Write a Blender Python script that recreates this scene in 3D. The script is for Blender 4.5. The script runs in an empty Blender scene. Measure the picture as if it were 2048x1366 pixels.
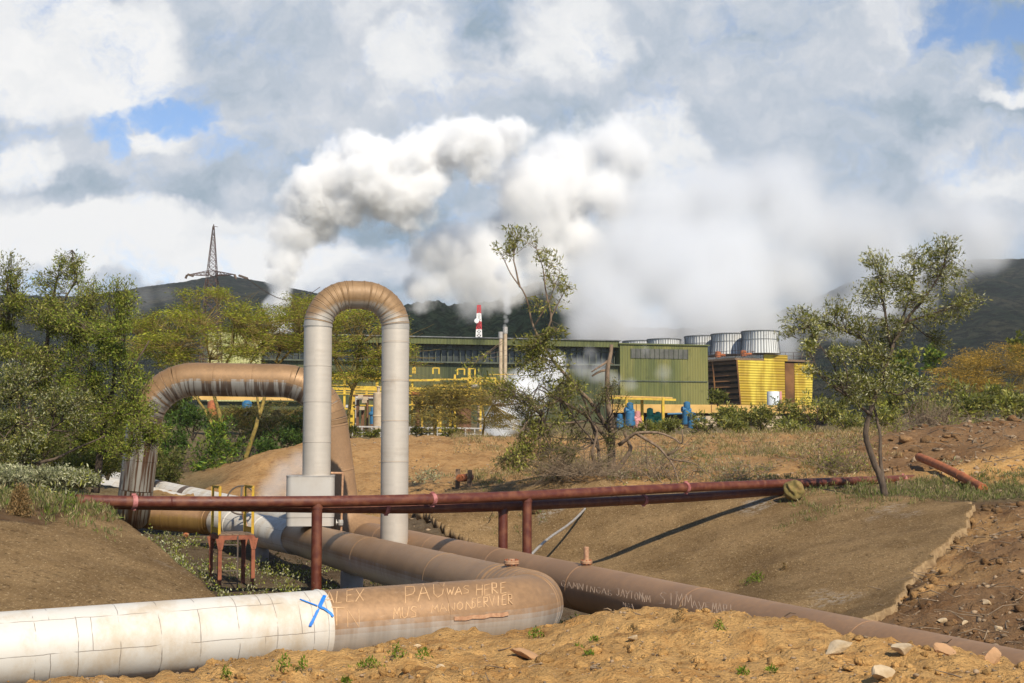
import bpy, bmesh, math, random
import numpy as np
from mathutils import Vector, Matrix

random.seed(7); RNG = np.random.default_rng(11)
SC = bpy.context.scene
COL = SC.collection
R = math.radians

# ---------------------------------------------------------------- camera, sky, sun, exposure
F = 2844.0                     # focal length in photo pixels (50 mm on full frame)
HZ = 900.0                     # row of the horizon
TH = math.atan((HZ - 683.0) / F)
CZ = 1.8                       # eye height above the near ground
cam = bpy.data.cameras.new('camera'); camo = bpy.data.objects.new('camera', cam); COL.objects.link(camo)
cam.sensor_width = 36.0; cam.lens = F / 2048 * 36.0; cam.clip_start = 0.1; cam.clip_end = 12000
camo.location = (0, 0, CZ); camo.rotation_euler = (R(90) + TH, 0, 0)
SC.camera = camo
CT, ST = math.cos(TH), math.sin(TH)

def P(u, v, z):
    """world point at camera depth z that the photo shows at pixel u, v"""
    x = (u - 1024.0) / F * z; y = (683.0 - v) / F * z
    return np.array([x, z * CT - y * ST, z * ST + y * CT + CZ])

def ray(u, v):
    d = P(u, v, 1.0) - np.array([0, 0, CZ]); return d / np.linalg.norm(d)

SUN_AZ = (-0.391, 0.920)        # way the light travels, seen from above
SUN_EL = R(40)
sd = bpy.data.lights.new('sun', 'SUN'); so = bpy.data.objects.new('sun', sd); COL.objects.link(so)
sd.energy = 5.0; sd.angle = R(0.5); sd.color = (1.0, 0.90, 0.74)
_l = Vector((SUN_AZ[0] * math.cos(SUN_EL), SUN_AZ[1] * math.cos(SUN_EL), -math.sin(SUN_EL)))
so.rotation_euler = _l.to_track_quat('-Z', 'Y').to_euler()
so.location = (20, -40, 60)

SC.view_settings.view_transform = 'Standard'; SC.view_settings.look = 'None'
SC.view_settings.exposure = 0.28; SC.view_settings.gamma = 1.0
SC.cycles.use_denoising = True
SC.cycles.max_bounces = 8; SC.cycles.diffuse_bounces = 3; SC.cycles.glossy_bounces = 3
SC.cycles.transparent_max_bounces = 8; SC.cycles.volume_bounces = 8
SC.cycles.volume_step_rate = 1.0; SC.cycles.volume_max_steps = 256

# ---- small node language
class NT:
    def __init__(s, nt): s.nt = nt; s.n = nt.nodes; s.l = nt.links
    def node(s, t, **kw):
        n = s.n.new(t)
        for k, v in kw.items(): setattr(n, k, v)
        return n
    def put(s, sock, val):
        if isinstance(val, bpy.types.NodeSocket): s.l.new(val, sock)
        elif val is not None:
            if sock.type == 'RGBA' and len(val) == 3: val = (*val, 1)
            sock.default_value = val
    def math(s, op, a, b=None, c=None, clamp=False):
        n = s.node('ShaderNodeMath', operation=op, use_clamp=clamp)
        s.put(n.inputs[0], a)
        if b is not None: s.put(n.inputs[1], b)
        if c is not None: s.put(n.inputs[2], c)
        return n.outputs[0]
    def vmath(s, op, a, b=None, out=0):
        n = s.node('ShaderNodeVectorMath', operation=op); s.put(n.inputs[0], a)
        if b is not None: s.put(n.inputs[3 if op == 'SCALE' else 1], b)
        return n.outputs[out]
    def noise(s, vec, scale, detail=4, rough=.55, dist=0, out=0):
        n = s.node('ShaderNodeTexNoise'); s.put(n.inputs['Vector'], vec)
        n.inputs['Scale'].default_value = scale; n.inputs['Detail'].default_value = detail
        n.inputs['Roughness'].default_value = rough; n.inputs['Distortion'].default_value = dist
        return n.outputs[out]
    def mapr(s, v, a, b, c=0., d=1., smooth=True):
        n = s.node('ShaderNodeMapRange', interpolation_type='SMOOTHSTEP' if smooth else 'LINEAR')
        s.put(n.inputs[0], v)
        for i, x in enumerate((a, b, c, d)): s.put(n.inputs[i + 1], x)
        return n.outputs[0]
    def mix(s, f, a, b, mode='MIX'):
        n = s.node('ShaderNodeMix', data_type='RGBA', blend_type=mode)
        s.put(n.inputs[0], f); s.put(n.inputs[6], a); s.put(n.inputs[7], b)
        return n.outputs[2]
    def comb(s, x, y, z):
        n = s.node('ShaderNodeCombineXYZ')
        for i, q in enumerate((x, y, z)): s.put(n.inputs[i], q)
        return n.outputs[0]
    def sep(s, v):
        n = s.node('ShaderNodeSeparateXYZ'); s.put(n.inputs[0], v); return n.outputs
    def mapping(s, v, scale=(1, 1, 1), loc=(0, 0, 0), rot=(0, 0, 0)):
        n = s.node('ShaderNodeMapping'); s.put(n.inputs[0], v)
        n.inputs['Scale'].default_value = scale; n.inputs['Location'].default_value = loc; n.inputs['Rotation'].default_value = rot
        return n.outputs[0]
    def bump(s, h, strength=.4, dist=.02, normal=None):
        n = s.node('ShaderNodeBump'); s.put(n.inputs['Height'], h)
        n.inputs['Strength'].default_value = strength; n.inputs['Distance'].default_value = dist
        if normal is not None: s.put(n.inputs['Normal'], normal)
        return n.outputs[0]

# ---- world: clear sky behind broken cloud, all fixed by direction
W = bpy.data.worlds.new('World'); SC.world = W; W.use_nodes = True
def build_world():
    t = NT(W.node_tree); t.n.clear()
    out = t.node('ShaderNodeOutputWorld')
    sky = t.node('ShaderNodeTexSky', sky_type='NISHITA', sun_disc=False)
    sky.sun_elevation = SUN_EL; sky.sun_rotation = math.atan2(-SUN_AZ[0], -SUN_AZ[1])
    sky.altitude = 1900; sky.air_density = 1.0; sky.dust_density = .1; sky.ozone_density = 4.0
    bg1 = t.node('ShaderNodeBackground'); bg1.inputs[1].default_value = 0.12
    t.l.new(sky.outputs[0], bg1.inputs[0])
    d = t.node('ShaderNodeTexCoord').outputs['Generated']
    x, y, z = t.sep(d)
    ya = t.math('MAXIMUM', t.math('ABSOLUTE', y), .12)
    px = t.math('DIVIDE', x, ya); pz = t.math('DIVIDE', z, ya)
    base = t.comb(px, pz, t.math('MULTIPLY', y, .3))
    # warp for ragged edges
    wn = t.noise(base, 5.0, 5, .6, out=1)
    warp = t.vmath('SCALE', t.vmath('SUBTRACT', wn, (.5, .5, .5)), .10)
    wb = t.vmath('ADD', base, warp)
    wn2 = t.noise(base, 22.0, 4, .62, out=1)
    wb = t.vmath('ADD', wb, t.vmath('SCALE', t.vmath('SUBTRACT', wn2, (.5, .5, .5)), .045))
    n1 = t.noise(t.vmath('MULTIPLY', wb, (1, 1.5, 1)), 4.2, 6, .55)
    n2 = t.noise(t.vmath('MULTIPLY', wb, (1, 1.35, 1)), 12.0, 7, .62)
    n3 = t.noise(t.vmath('MULTIPLY', wb, (1, 1.25, 1)), 8.0, 6, .58); billow = t.math('ABSOLUTE', t.math('MULTIPLY_ADD', n3, 2.0, -1.0))
    bright = t.math('ADD', t.math('MULTIPLY_ADD', n1, .95, -.22), t.math('MULTIPLY_ADD', billow, .55, t.math('MULTIPLY', n2, .40)))     # about .5
    bx, bz, _ = t.sep(wb)
    def blob(u, v, ru, rv, soft=.0):
        dd = P(u, v, 1.0) - np.array([0, 0, CZ]); cx, cz = dd[0] / dd[1], dd[2] / dd[1]
        a = t.math('MULTIPLY', t.math('SUBTRACT', bx, float(cx)), F / ru)
        b = t.math('MULTIPLY', t.math('SUBTRACT', bz, float(cz)), F / rv)
        r2 = t.math('ADD', t.math('MULTIPLY', a, a), t.math('MULTIPLY', b, b))
        return t.mapr(r2, soft, 1.0, 1.0, 0.0)
    for (u, v, ru, rv, k, s) in CLOUD_LIGHT:
        bright = t.math('MULTIPLY_ADD', blob(u, v, ru, rv, s), k, bright)
    ramp = t.node('ShaderNodeValToRGB'); cr = ramp.color_ramp
    cr.elements[0].position = .0; cr.elements[0].color = (.20, .285, .36, 1)
    cr.elements[1].position = 1.; cr.elements[1].color = (.90, .895, .885, 1)
    for p_, c in ((.25, (.30, .385, .47, 1)), (.45, (.47, .53, .61, 1)), (.62, (.62, .65, .70, 1)), (.8, (.80, .81, .82, 1))):
        e = cr.elements.new(p_); e.color = c
    t.l.new(t.mapr(bright, .17, .92, 0, 1, False), ramp.inputs[0])
    bg2 = t.node('ShaderNodeBackground'); t.l.new(ramp.outputs[0], bg2.inputs[0]); bg2.inputs[1].default_value = .88
    hole = None
    for (u, v, ru, rv, k) in BLUE_GAPS:
        b = t.math('MULTIPLY', blob(u, v, ru, rv, .0), k)
        hole = b if hole is None else t.math('MAXIMUM', hole, b)
    fray = t.noise(t.vmath('MULTIPLY', wb, (1, 1.3, 1)), 17.0, 7, .68)
    hole = t.math('MULTIPLY_ADD', t.math('SUBTRACT', fray, .5), 3.6, hole)
    hole = t.mapr(hole, -.05, 1.55)
    cover = t.math('SUBTRACT', 1.0, hole)
    cover = t.math('MULTIPLY', cover, t.math('MULTIPLY', t.mapr(y, .45, .85, .06, 1.0), t.mapr(z, .36, .6, 1.0, .08)))      # unseen sky cleared behind the viewer and overhead, to lower the ambient light
    m = t.node('ShaderNodeMixShader'); t.l.new(cover, m.inputs[0])
    t.l.new(bg1.outputs[0], m.inputs[1]); t.l.new(bg2.outputs[0], m.inputs[2])
    t.l.new(m.outputs[0], out.inputs[0])
CLOUD_LIGHT = [  # u, v, ru, rv, gain, hard centre
    (130, 100, 310, 185, .42, .3), (55, 350, 100, 65, .34, .1), (350, 500, 400, 95, .38, .3), (30, 500, 330, 120, .26, .1), (640, 540, 360, 80, .30, 0),
    (330, 275, 80, 40, .20, .1), (130, 400, 150, 70, -.20, 0), (520, 380, 200, 130, -.12, 0), (760, 430, 160, 90, -.24, 0), (560, 160, 200, 140, .02, 0), (900, 30, 150, 90, .12, 0), (1000, 40, 80, 90, -.22, 0),
    (840, 130, 120, 80, .16, .3), (1150, 90, 150, 120, .18, .3), (1350, 300, 130, 150, .22, .3), (1500, 150, 250, 150, -.02, 0), (1680, 90, 180, 160, .14, 0),
    (1960, 330, 190, 110, .26, .3), (2010, 200, 90, 30, .4, 0), (1990, 450, 140, 110, .24, 0), (1700, 420, 300, 130, -.06, 0)]
BLUE_GAPS = [(215, 260, 75, 70, 1.5), (245, 295, 50, 50, 1.4), (385, 225, 100, 55, 1.35), (310, 215, 90, 45, 1.2), (430, 300, 60, 60, .7), (1905, 35, 110, 70, 1.3), (2020, 50, 110, 70, 1.3), (1990, 140, 50, 90, 1.15)]
build_world()
# ---------------------------------------------------------------- helpers
def tag(o, label=None, cat=None, group=None, kind=None):
    for k, v in (('label', label), ('category', cat), ('group', group), ('kind', kind)):
        if v: o[k] = v
    return o

def thing(name, label, cat, loc=(0, 0, 0), group=None):
    o = bpy.data.objects.new(name, None); COL.objects.link(o); o.location = [float(a) for a in loc]
    o.empty_display_size = .2
    return tag(o, label, cat, group)

def root_of(o):
    while o.parent: o = o.parent
    return o

def mesh_obj(name, verts, faces, mat, parent=None, origin=None, smooth=False, sharp=None, uv=None, tint=None):
    verts = np.asarray(verts, dtype=np.float64).reshape(-1, 3)
    if parent is not None: off = np.array(root_of(parent).location)
    elif origin is not None: off = np.array(origin, dtype=float)
    else: off = np.zeros(3)
    me = bpy.data.meshes.new(name)
    if isinstance(faces, np.ndarray):
        nf, k = faces.shape
        me.vertices.add(len(verts)); me.vertices.foreach_set('co', (verts - off).astype(np.float32).ravel())
        me.loops.add(nf * k); me.loops.foreach_set('vertex_index', faces.astype(np.int32).ravel())
        me.polygons.add(nf); me.polygons.foreach_set('loop_start', np.arange(0, nf * k, k, dtype=np.int32))
        try: me.polygons.foreach_set('loop_total', np.full(nf, k, dtype=np.int32))
        except Exception: pass
        me.update(calc_edges=True)
    else:
        me.from_pydata((verts - off).tolist(), [], faces); me.update()
    if uv is not None:
        ul = me.uv_layers.new(name='UVMap'); li = np.empty(len(me.loops), dtype=np.int32); me.loops.foreach_get('vertex_index', li)
        ul.data.foreach_set('uv', np.asarray(uv, dtype=np.float32)[li].ravel())
    if tint is not None:
        ca = me.color_attributes.new('tint', 'FLOAT_COLOR', 'POINT')
        tt = np.ones((len(verts), 4), dtype=np.float32); tt[:, :3] = tint; ca.data.foreach_set('color', tt.ravel())
    if smooth:
        me.shade_smooth()
        if sharp: me.set_sharp_from_angle(angle=R(sharp))
    if mat is not None: me.materials.append(mat)
    o = bpy.data.objects.new(name, me); COL.objects.link(o)
    if parent is not None: o.parent = parent
    elif origin is not None: o.location = [float(a) for a in off]
    return o

def copy_tree(o, parent=None):
    c = o.copy(); COL.objects.link(c)
    if parent is not None: c.parent = parent
    for ch in list(o.children): copy_tree(ch, c)
    return c

def unit(a): a = np.asarray(a, float); return a / max(np.linalg.norm(a), 1e-9)

def frames(path):
    path = np.asarray(path, float); n = len(path)
    t = np.zeros_like(path); t[1:-1] = path[2:] - path[:-2]; t[0] = path[1] - path[0]; t[-1] = path[-1] - path[-2]
    t /= np.linalg.norm(t, axis=1)[:, None] + 1e-12
    up = np.array([0, 0, 1.0])
    if abs(t[0] @ up) > .95: up = np.array([0, -1.0, 0])
    a = unit(up - t[0] * (up @ t[0])); A = [a]
    for i in range(1, n):
        a = A[-1] - t[i] * (A[-1] @ t[i]); A.append(unit(a))
    A = np.array(A); B = np.cross(t, A); return t, A, B

def tube_geo(path, rad, seg=10, caps=True):
    path = np.asarray(path, float); n = len(path); rad = np.broadcast_to(np.asarray(rad, float), (n,))
    t, A, B = frames(path)
    ang = np.arange(seg) / seg * 2 * np.pi
    ring = A[:, None, :] * np.cos(ang)[None, :, None] + B[:, None, :] * np.sin(ang)[None, :, None]
    v = (path[:, None, :] + ring * rad[:, None, None]).reshape(-1, 3)
    f = []
    for i in range(n - 1):
        for j in range(seg):
            k = (j + 1) % seg; f.append((i * seg + j, i * seg + k, (i + 1) * seg + k, (i + 1) * seg + j))
    if caps: f.append(tuple(range(seg))[::-1]); f.append(tuple(range((n - 1) * seg, n * seg)))
    return v, f

class MB:
    def __init__(s): s.v = []; s.f = []; s.n = 0
    def add(s, v, f):
        v = np.asarray(v, float).reshape(-1, 3); s.v.append(v); s.f += [tuple(int(i) + s.n for i in q) for q in f]; s.n += len(v); return s
    def tube(s, path, rad, seg=10, caps=True): return s.add(*tube_geo(path, rad, seg, caps))
    def frame_box(s, o, ex, ey, ez):
        """box from corner o along three edge vectors"""
        o, ex, ey, ez = [np.asarray(a, float) for a in (o, ex, ey, ez)]
        v = [o, o + ex, o + ex + ey, o + ey, o + ez, o + ex + ez, o + ex + ey + ez, o + ey + ez]
        f = [(0, 3, 2, 1), (4, 5, 6, 7), (0, 1, 5, 4), (1, 2, 6, 5), (2, 3, 7, 6), (3, 0, 4, 7)]
        if np.dot(np.cross(ex, ey), ez) < 0: f = [q[::-1] for q in f]
        return s.add(v, f)
    def bar(s, a, b, w, h=None, up=(0, 0, 1)):
        a, b = np.asarray(a, float), np.asarray(b, float); h = h or w; t = unit(b - a); up = np.asarray(up, float)
        if abs(t @ up) > .97: up = np.array([0, 1.0, 0])
        x = unit(np.cross(t, up)); y = np.cross(x, t)
        return s.frame_box(a - x * w / 2 - y * h / 2, x * w, y * h, b - a)
    def lathe(s, c, prof, seg=24, axis=(0, 0, 1)):
        ax = unit(axis); u = unit(np.cross(ax, (0, 1, 0) if abs(ax[1]) < .9 else (1, 0, 0))); w = np.cross(ax, u)
        v = []
        for r_, h_ in prof:
            for j in range(seg):
                q = 2 * math.pi * j / seg; v.append(np.asarray(c) + ax * h_ + (u * math.cos(q) + w * math.sin(q)) * r_)
        f = [(i * seg + j, i * seg + (j + 1) % seg, (i + 1) * seg + (j + 1) % seg, (i + 1) * seg + j) for i in range(len(prof) - 1) for j in range(seg)]
        f += [tuple(range(seg))[::-1], tuple(range((len(prof) - 1) * seg, len(prof) * seg))]
        return s.add(v, f)
    def build(s, name, mat, parent=None, **kw): return mesh_obj(name, np.concatenate(s.v), s.f, mat, parent, **kw)

def fillet(pts, radii, n=14):
    """polyline with its corners rounded"""
    pts = [np.asarray(p, float) for p in pts]; out = [pts[0]]
    for i in range(1, len(pts) - 1):
        p, r_ = pts[i], radii[i - 1]
        a, b = unit(pts[i - 1] - p), unit(pts[i + 1] - p)
        ang = math.acos(max(-1, min(1, a @ b))); tl = r_ / math.tan(ang / 2)
        c = p + unit(a + b) * (r_ / math.sin(ang / 2))
        p0, p1 = p + a * tl - c, p + b * tl - c; sw = math.pi - ang
        for k in range(n + 1):
            q = k / n; out.append(c + (p0 * math.sin((1 - q) * sw) + p1 * math.sin(q * sw)) / math.sin(sw))
    out.append(pts[-1]); return np.array(out)

def arclen(path):
    path = np.asarray(path); return np.concatenate([[0], np.cumsum(np.linalg.norm(np.diff(path, axis=0), axis=1))])

def resample(path, at):
    s = arclen(path); return np.stack([np.interp(at, s, path[:, k]) for k in range(3)], 1)

def pipe_section(name, path, s0, s1, rad, mat, parent, rings=(), seg=40, ring_h=.010, ring_w=.022, lap=True):
    """length s0..s1 of a path as one clad pipe, with a lapped edge at each ring"""
    S = arclen(path); at = set([s0, s1] + [float(q) for q in S if s0 < q < s1])
    k = s0
    while k < s1: at.add(k); k += .5
    base = {q: rad for q in at}
    for q in rings:
        if s0 + .03 < q < s1 - .03:
            for dq, h in ((-ring_w, 0), (-ring_w * .6, ring_h), (ring_w * .5, ring_h), (ring_w * .55, 0)): base[q + dq] = rad + h
    ss = np.array(sorted(base)); rr = np.array([base[q] for q in ss]); pts = resample(path, ss)
    v, f = tube_geo(pts, rr, seg)
    uv = np.stack([np.repeat(ss, seg), np.tile(np.arange(seg) / seg * 2 * np.pi * rad, len(ss))], 1)
    return mesh_obj(name, v, f, mat, parent, smooth=True, sharp=28, uv=uv)

def on_cylinder(u, v, p0, p1, rad, lift=.004):
    """where the sight line through u, v first meets the pipe p0-p1"""
    o = np.array([0, 0, CZ]); d = ray(u, v); a = unit(np.asarray(p1) - p0); w = o - p0
    dp = d - a * (d @ a); wp = w - a * (w @ a); A, B, C = dp @ dp, 2 * dp @ wp, wp @ wp - rad * rad
    disc = B * B - 4 * A * C
    if disc < 0: return None
    q = o + d * ((-B - math.sqrt(disc)) / (2 * A)); c = p0 + a * ((q - p0) @ a)
    nrm = unit(q - c); return c + nrm * (rad + lift), nrm

GLYPH = {  # strokes on a 1 x 1 box, y up
 'A': [[(0, 0), (.5, 1), (1, 0)], [(.2, .38), (.8, .38)]], 'L': [[(.1, 1), (.05, 0), (.8, .05)]], 'E': [[(.9, 1), (.1, .95), (.1, 0), (.95, .02)], [(.1, .5), (.7, .52)]],
 'X': [[(0, 1), (1, 0)], [(1, 1), (.05, 0)]], 'T': [[(0, 1), (1, .96)], [(.5, .98), (.5, 0)]], 'N': [[(.05, 0), (.1, 1), (.9, 0), (.95, 1)]],
 'P': [[(.15, 0), (.1, 1), (.8, .95), (.9, .7), (.75, .5), (.12, .45)]], 'U': [[(0, 1), (.08, .25), (.4, 0), (.8, .15), (.95, 1)]],
 'W': [[(0, .9), (.25, 0), (.5, .7), (.75, 0), (1, .95)]], 'S': [[(.95, .9), (.4, 1), (.1, .75), (.8, .4), (.75, .08), (.05, .05)]], 'H': [[(.05, 1), (.05, 0)], [(.9, 1), (.9, 0)], [(.05, .5), (.9, .5)]],
 'R': [[(.1, 0), (.1, 1), (.8, .92), (.75, .55), (.1, .5), (.95, 0)]], 'M': [[(0, 0), (.15, 1), (.5, .35), (.85, 1), (1, 0)]], 'O': [[(.5, 1), (.1, .7), (.1, .25), (.5, 0), (.9, .3), (.85, .75), (.5, 1)]],
 'V': [[(0, 1), (.5, 0), (1, 1)]], 'I': [[(.5, 1), (.5, 0)]], 'J': [[(.2, 1), (.95, 1)], [(.7, 1), (.7, .15), (.4, 0), (.1, .2)]], 'Y': [[(0, 1), (.5, .5), (1, 1)], [(.5, .5), (.4, 0)]],
 'G': [[(.9, .85), (.5, 1), (.1, .6), (.2, .1), (.7, 0), (.9, .4), (.55, .42)]], 'B': [[(.1, 0), (.1, 1), (.75, .85), (.15, .52), (.85, .3), (.7, .02), (.1, 0)]], 'C': [[(.9, .85), (.5, 1), (.1, .55), (.3, .05), (.9, .1)]],
 "'": [[(.3, 1), (.25, .7)]]}

def scratch(words, p0, p1, rad, mat, parent, width=.016, name='scratched_word', jitter=.06):
    """words: (text, u, v of the baseline's start, letter width, letter height, baseline slope) drawn on the pipe's skin"""
    rnd = random.Random(3)
    for (txt, u0, v0, lw, lh, sl) in words:
        mb = MB()
        for i, ch in enumerate(txt):
            x0 = u0 + i * lw * 1.22
            for st in GLYPH.get(ch, []):
                fine = []
                for a, b in zip(st[:-1], st[1:]):
                    for k in range(4): fine.append((a[0] + (b[0] - a[0]) * k / 4, a[1] + (b[1] - a[1]) * k / 4))
                fine.append(st[-1]); jx, jy = rnd.uniform(-jitter, jitter), rnd.uniform(-jitter, jitter); sk = rnd.uniform(-.12, .12); pts = []
                for (x, y) in fine:
                    uu = x0 + (x + jx + sk * y) * lw; vv = v0 + (uu - u0) * sl - (y + jy) * lh; q = on_cylinder(uu, vv, p0, p1, rad)
                    if q: pts.append(q)
                ribbon(mb, pts, width * rnd.uniform(.55, 1.25))
        mb.build(name, mat, parent)

def ribbon(mb, pts, w):
    if len(pts) < 2: return
    V = []
    for i, (p, n) in enumerate(pts):
        a = pts[max(i - 1, 0)][0]; b = pts[min(i + 1, len(pts) - 1)][0]; t = unit(b - a); s = unit(np.cross(n, t)) * w / 2
        V += [p - s, p + s, p + s - n * .006, p - s - n * .006]
    f = []
    for i in range(len(pts) - 1):
        for j in range(4): k = (j + 1) % 4; f.append((i * 4 + j, i * 4 + 4 + j, i * 4 + 4 + k, i * 4 + k))
    mb.add(V, f)

# ---- value noise in numpy
def _hash(i, j, s):
    h = (i.astype(np.int64) * 374761393 + j.astype(np.int64) * 668265263 + s * 974634777) & 0x7fffffff
    h = ((h ^ (h >> 13)) * 1274126177) & 0x7fffffff; return ((h ^ (h >> 16)) & 0xffff) / 65535.0
def vnoise(x, y, s=0):
    i, j = np.floor(x), np.floor(y); a, b = x - i, y - j; a = a * a * (3 - 2 * a); b = b * b * (3 - 2 * b)
    return (_hash(i, j, s) * (1 - a) + _hash(i + 1, j, s) * a) * (1 - b) + (_hash(i, j + 1, s) * (1 - a) + _hash(i + 1, j + 1, s) * a) * b
def fbm(x, y, s=0, oct=4, g=.5):
    t = 0; a = 1; n = 0
    for k in range(oct): t = t + vnoise(x * 2 ** k + 17.3 * k, y * 2 ** k - 9.1 * k, s + k) * a; n += a; a *= g
    return t / n - .5

# ---------------------------------------------------------------- materials
def new_mat(name):
    m = bpy.data.materials.new(name); m.use_nodes = True; t = NT(m.node_tree)
    b = t.n['Principled BSDF']; return m, t, b

def simple(name, c, c2=None, scale=3., rough=.7, metal=0., bump=0., bscale=None, stretch=(1, 1, 1), lo=.35, hi=.7, det=5, spec=.5, rough2=None):
    m, t, b = new_mat(name); co = t.node('ShaderNodeTexCoord').outputs['Object']; co = t.mapping(co, stretch)
    n = t.noise(co, scale, det, .6); f = t.mapr(n, lo, hi)
    t.put(b.inputs['Base Color'], t.mix(f, c, c2 or c)); b.inputs['Metallic'].default_value = metal
    t.put(b.inputs['Roughness'], t.mapr(n, .3, .7, rough, rough2 or min(1, rough + .15)))
    b.inputs['Specular IOR Level'].default_value = spec
    if bump: t.put(b.inputs['Normal'], t.bump(t.noise(co, bscale or scale * 4, 4, .6), bump, .02))
    return m

def cladding(name, top, low, lo, hi, metal=.55, rough=.42, streak=0., gold=None, along=False, calm=1., zgrad=None):
    """sheet-metal pipe jacket: dull dust and oxide on what faces up, bare sheet below"""
    m, t, b = new_mat(name); g = t.node('ShaderNodeNewGeometry'); co = t.node('ShaderNodeTexCoord').outputs['Object']
    uv = t.node('ShaderNodeUVMap').outputs[0]
    nz = t.sep(g.outputs['True Normal'])[2]
    big = t.noise(co, 1.1, 5, .6); fine = t.noise(co, 14, 5, .65); st = t.noise(t.mapping(uv, (.22, 6, 1) if along else (5, .35, 1)), 1.6, 4, .6)
    k = t.math('ADD', nz, t.math('MULTIPLY', t.math('SUBTRACT', big, .5), .55))
    k = t.math('ADD', k, t.math('MULTIPLY', t.math('SUBTRACT', st, .5), .5 * calm))
    if zgrad: k = t.math('ADD', k, t.mapr(t.sep(co)[2], zgrad[0], zgrad[1], 0, 1.3))
    f = t.mapr(k, lo, hi)
    topc = t.mix(t.mapr(fine, .3, .75), top, tuple(a * 1.28 for a in top)); topc = t.mix(t.mapr(big, .35, .7, 0, .5), topc, tuple(a * .72 for a in top))
    lowc = t.mix(t.mapr(st, .3, .7, 0, calm), low, tuple(a * .7 for a in low))
    if gold: lowc = t.mix(t.mapr(t.noise(co, .8, 3), .4, .6), lowc, gold)
    if streak: lowc = t.mix(t.mapr(st, .46, .56, 0, streak), lowc, (.085, .04, .018))
    # scuffs and pale scratches
    sc = t.noise(t.mapping(co, (1, 1, 3.0), rot=(.3, .2, .4)), 3.0, 8, .75); sc = t.math('MULTIPLY', t.mapr(sc, .60, .68), t.mapr(t.noise(co, .9, 2), .5, .62))
    col = t.mix(f, lowc, topc); col = t.mix(t.math('MULTIPLY', sc, .35), col, (.55, .42, .30))
    t.put(b.inputs['Base Color'], col)
    t.put(b.inputs['Metallic'], t.math('MULTIPLY', t.math('MULTIPLY_ADD', f, -.45, 1.0), metal))
    t.put(b.inputs['Roughness'], t.math('ADD', t.math('MULTIPLY', f, .10), t.mapr(fine, .3, .7, rough, rough + .12)))
    t.put(b.inputs['Normal'], t.bump(t.math('ADD', t.noise(co, 2.2, 3), t.math('MULTIPLY', fine, .1)), .25, .03))
    return m

def white_clad():
    m, t, b = new_mat('white_paint_on_sheet'); co = t.node('ShaderNodeTexCoord').outputs['Object']; uv = t.node('ShaderNodeUVMap').outputs[0]
    wob = t.vmath('SCALE', t.vmath('SUBTRACT', t.noise(co, 3, 3, out=1), (.5, .5, .5)), .05)
    bk = t.node('ShaderNodeTexBrick'); t.put(bk.inputs['Vector'], t.vmath('ADD', t.mapping(uv, (1, 1, 1), (0.2, .12, 0)), wob))
    bk.offset = .37; bk.inputs['Scale'].default_value = 1; bk.inputs['Brick Width'].default_value = 1.25; bk.inputs['Row Height'].default_value = .42
    bk.inputs['Mortar Size'].default_value = .005; bk.inputs['Mortar Smooth'].default_value = .2
    bk2 = t.node('ShaderNodeTexBrick'); t.put(bk2.inputs['Vector'], t.vmath('ADD', t.mapping(uv, (1, 1, 1), (.55, .3, 0)), wob))
    bk2.offset = .61; bk2.inputs['Scale'].default_value = 1; bk2.inputs['Brick Width'].default_value = .47; bk2.inputs['Row Height'].default_value = 3.1; bk2.inputs['Mortar Size'].default_value = .005
    brk = t.mapr(t.noise(co, 4.5, 3), .42, .56)
    line = t.math('MAXIMUM', t.math('MULTIPLY', bk.outputs['Fac'], t.mapr(t.noise(co, 2.5, 2), .36, .5)), t.math('MULTIPLY', bk2.outputs['Fac'], brk))
    dirt = t.mapr(t.noise(t.mapping(co, (1, 1, .6)), 1.6, 7, .7), .42, .68, 0, .85)
    rust = t.mapr(t.noise(t.mapping(uv, (4, .9, 1)), 1.7, 6, .7), .70, .78, 0, .6)
    sp = t.mapr(t.noise(co, 30, 3, .6), .72, .78, 0, .5)
    c = t.mix(dirt, (.56, .535, .48), (.45, .37, .265)); c = t.mix(rust, c, (.45, .26, .13)); c = t.mix(sp, c, (.30, .24, .18)); c = t.mix(t.math('MULTIPLY', line, .70), c, (.13, .10, .08))
    t.put(b.inputs['Base Color'], c); b.inputs['Roughness'].default_value = .55
    h = t.math('SUBTRACT', t.noise(co, 3.0, 4), t.math('MULTIPLY', line, 1.0)); t.put(b.inputs['Normal'], t.bump(h, .4, .012))
    return m

def leaf_mat(name, trans=.35, rough=.55):
    m, t, b = new_mat(name); a = t.node('ShaderNodeVertexColor', layer_name='tint')
    t.put(b.inputs['Base Color'], a.outputs[0]); b.inputs['Roughness'].default_value = rough; b.inputs['Specular IOR Level'].default_value = .18
    tr = t.node('ShaderNodeBsdfTranslucent'); t.put(tr.inputs[0], t.mix(.3, a.outputs[0], (.25, .30, .03)))
    mx = t.node('ShaderNodeMixShader'); mx.inputs[0].default_value = trans
    t.l.new(b.outputs[0], mx.inputs[1]); t.l.new(tr.outputs[0], mx.inputs[2]); t.l.new(mx.outputs[0], t.n['Material Output'].inputs[0])
    return m

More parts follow.
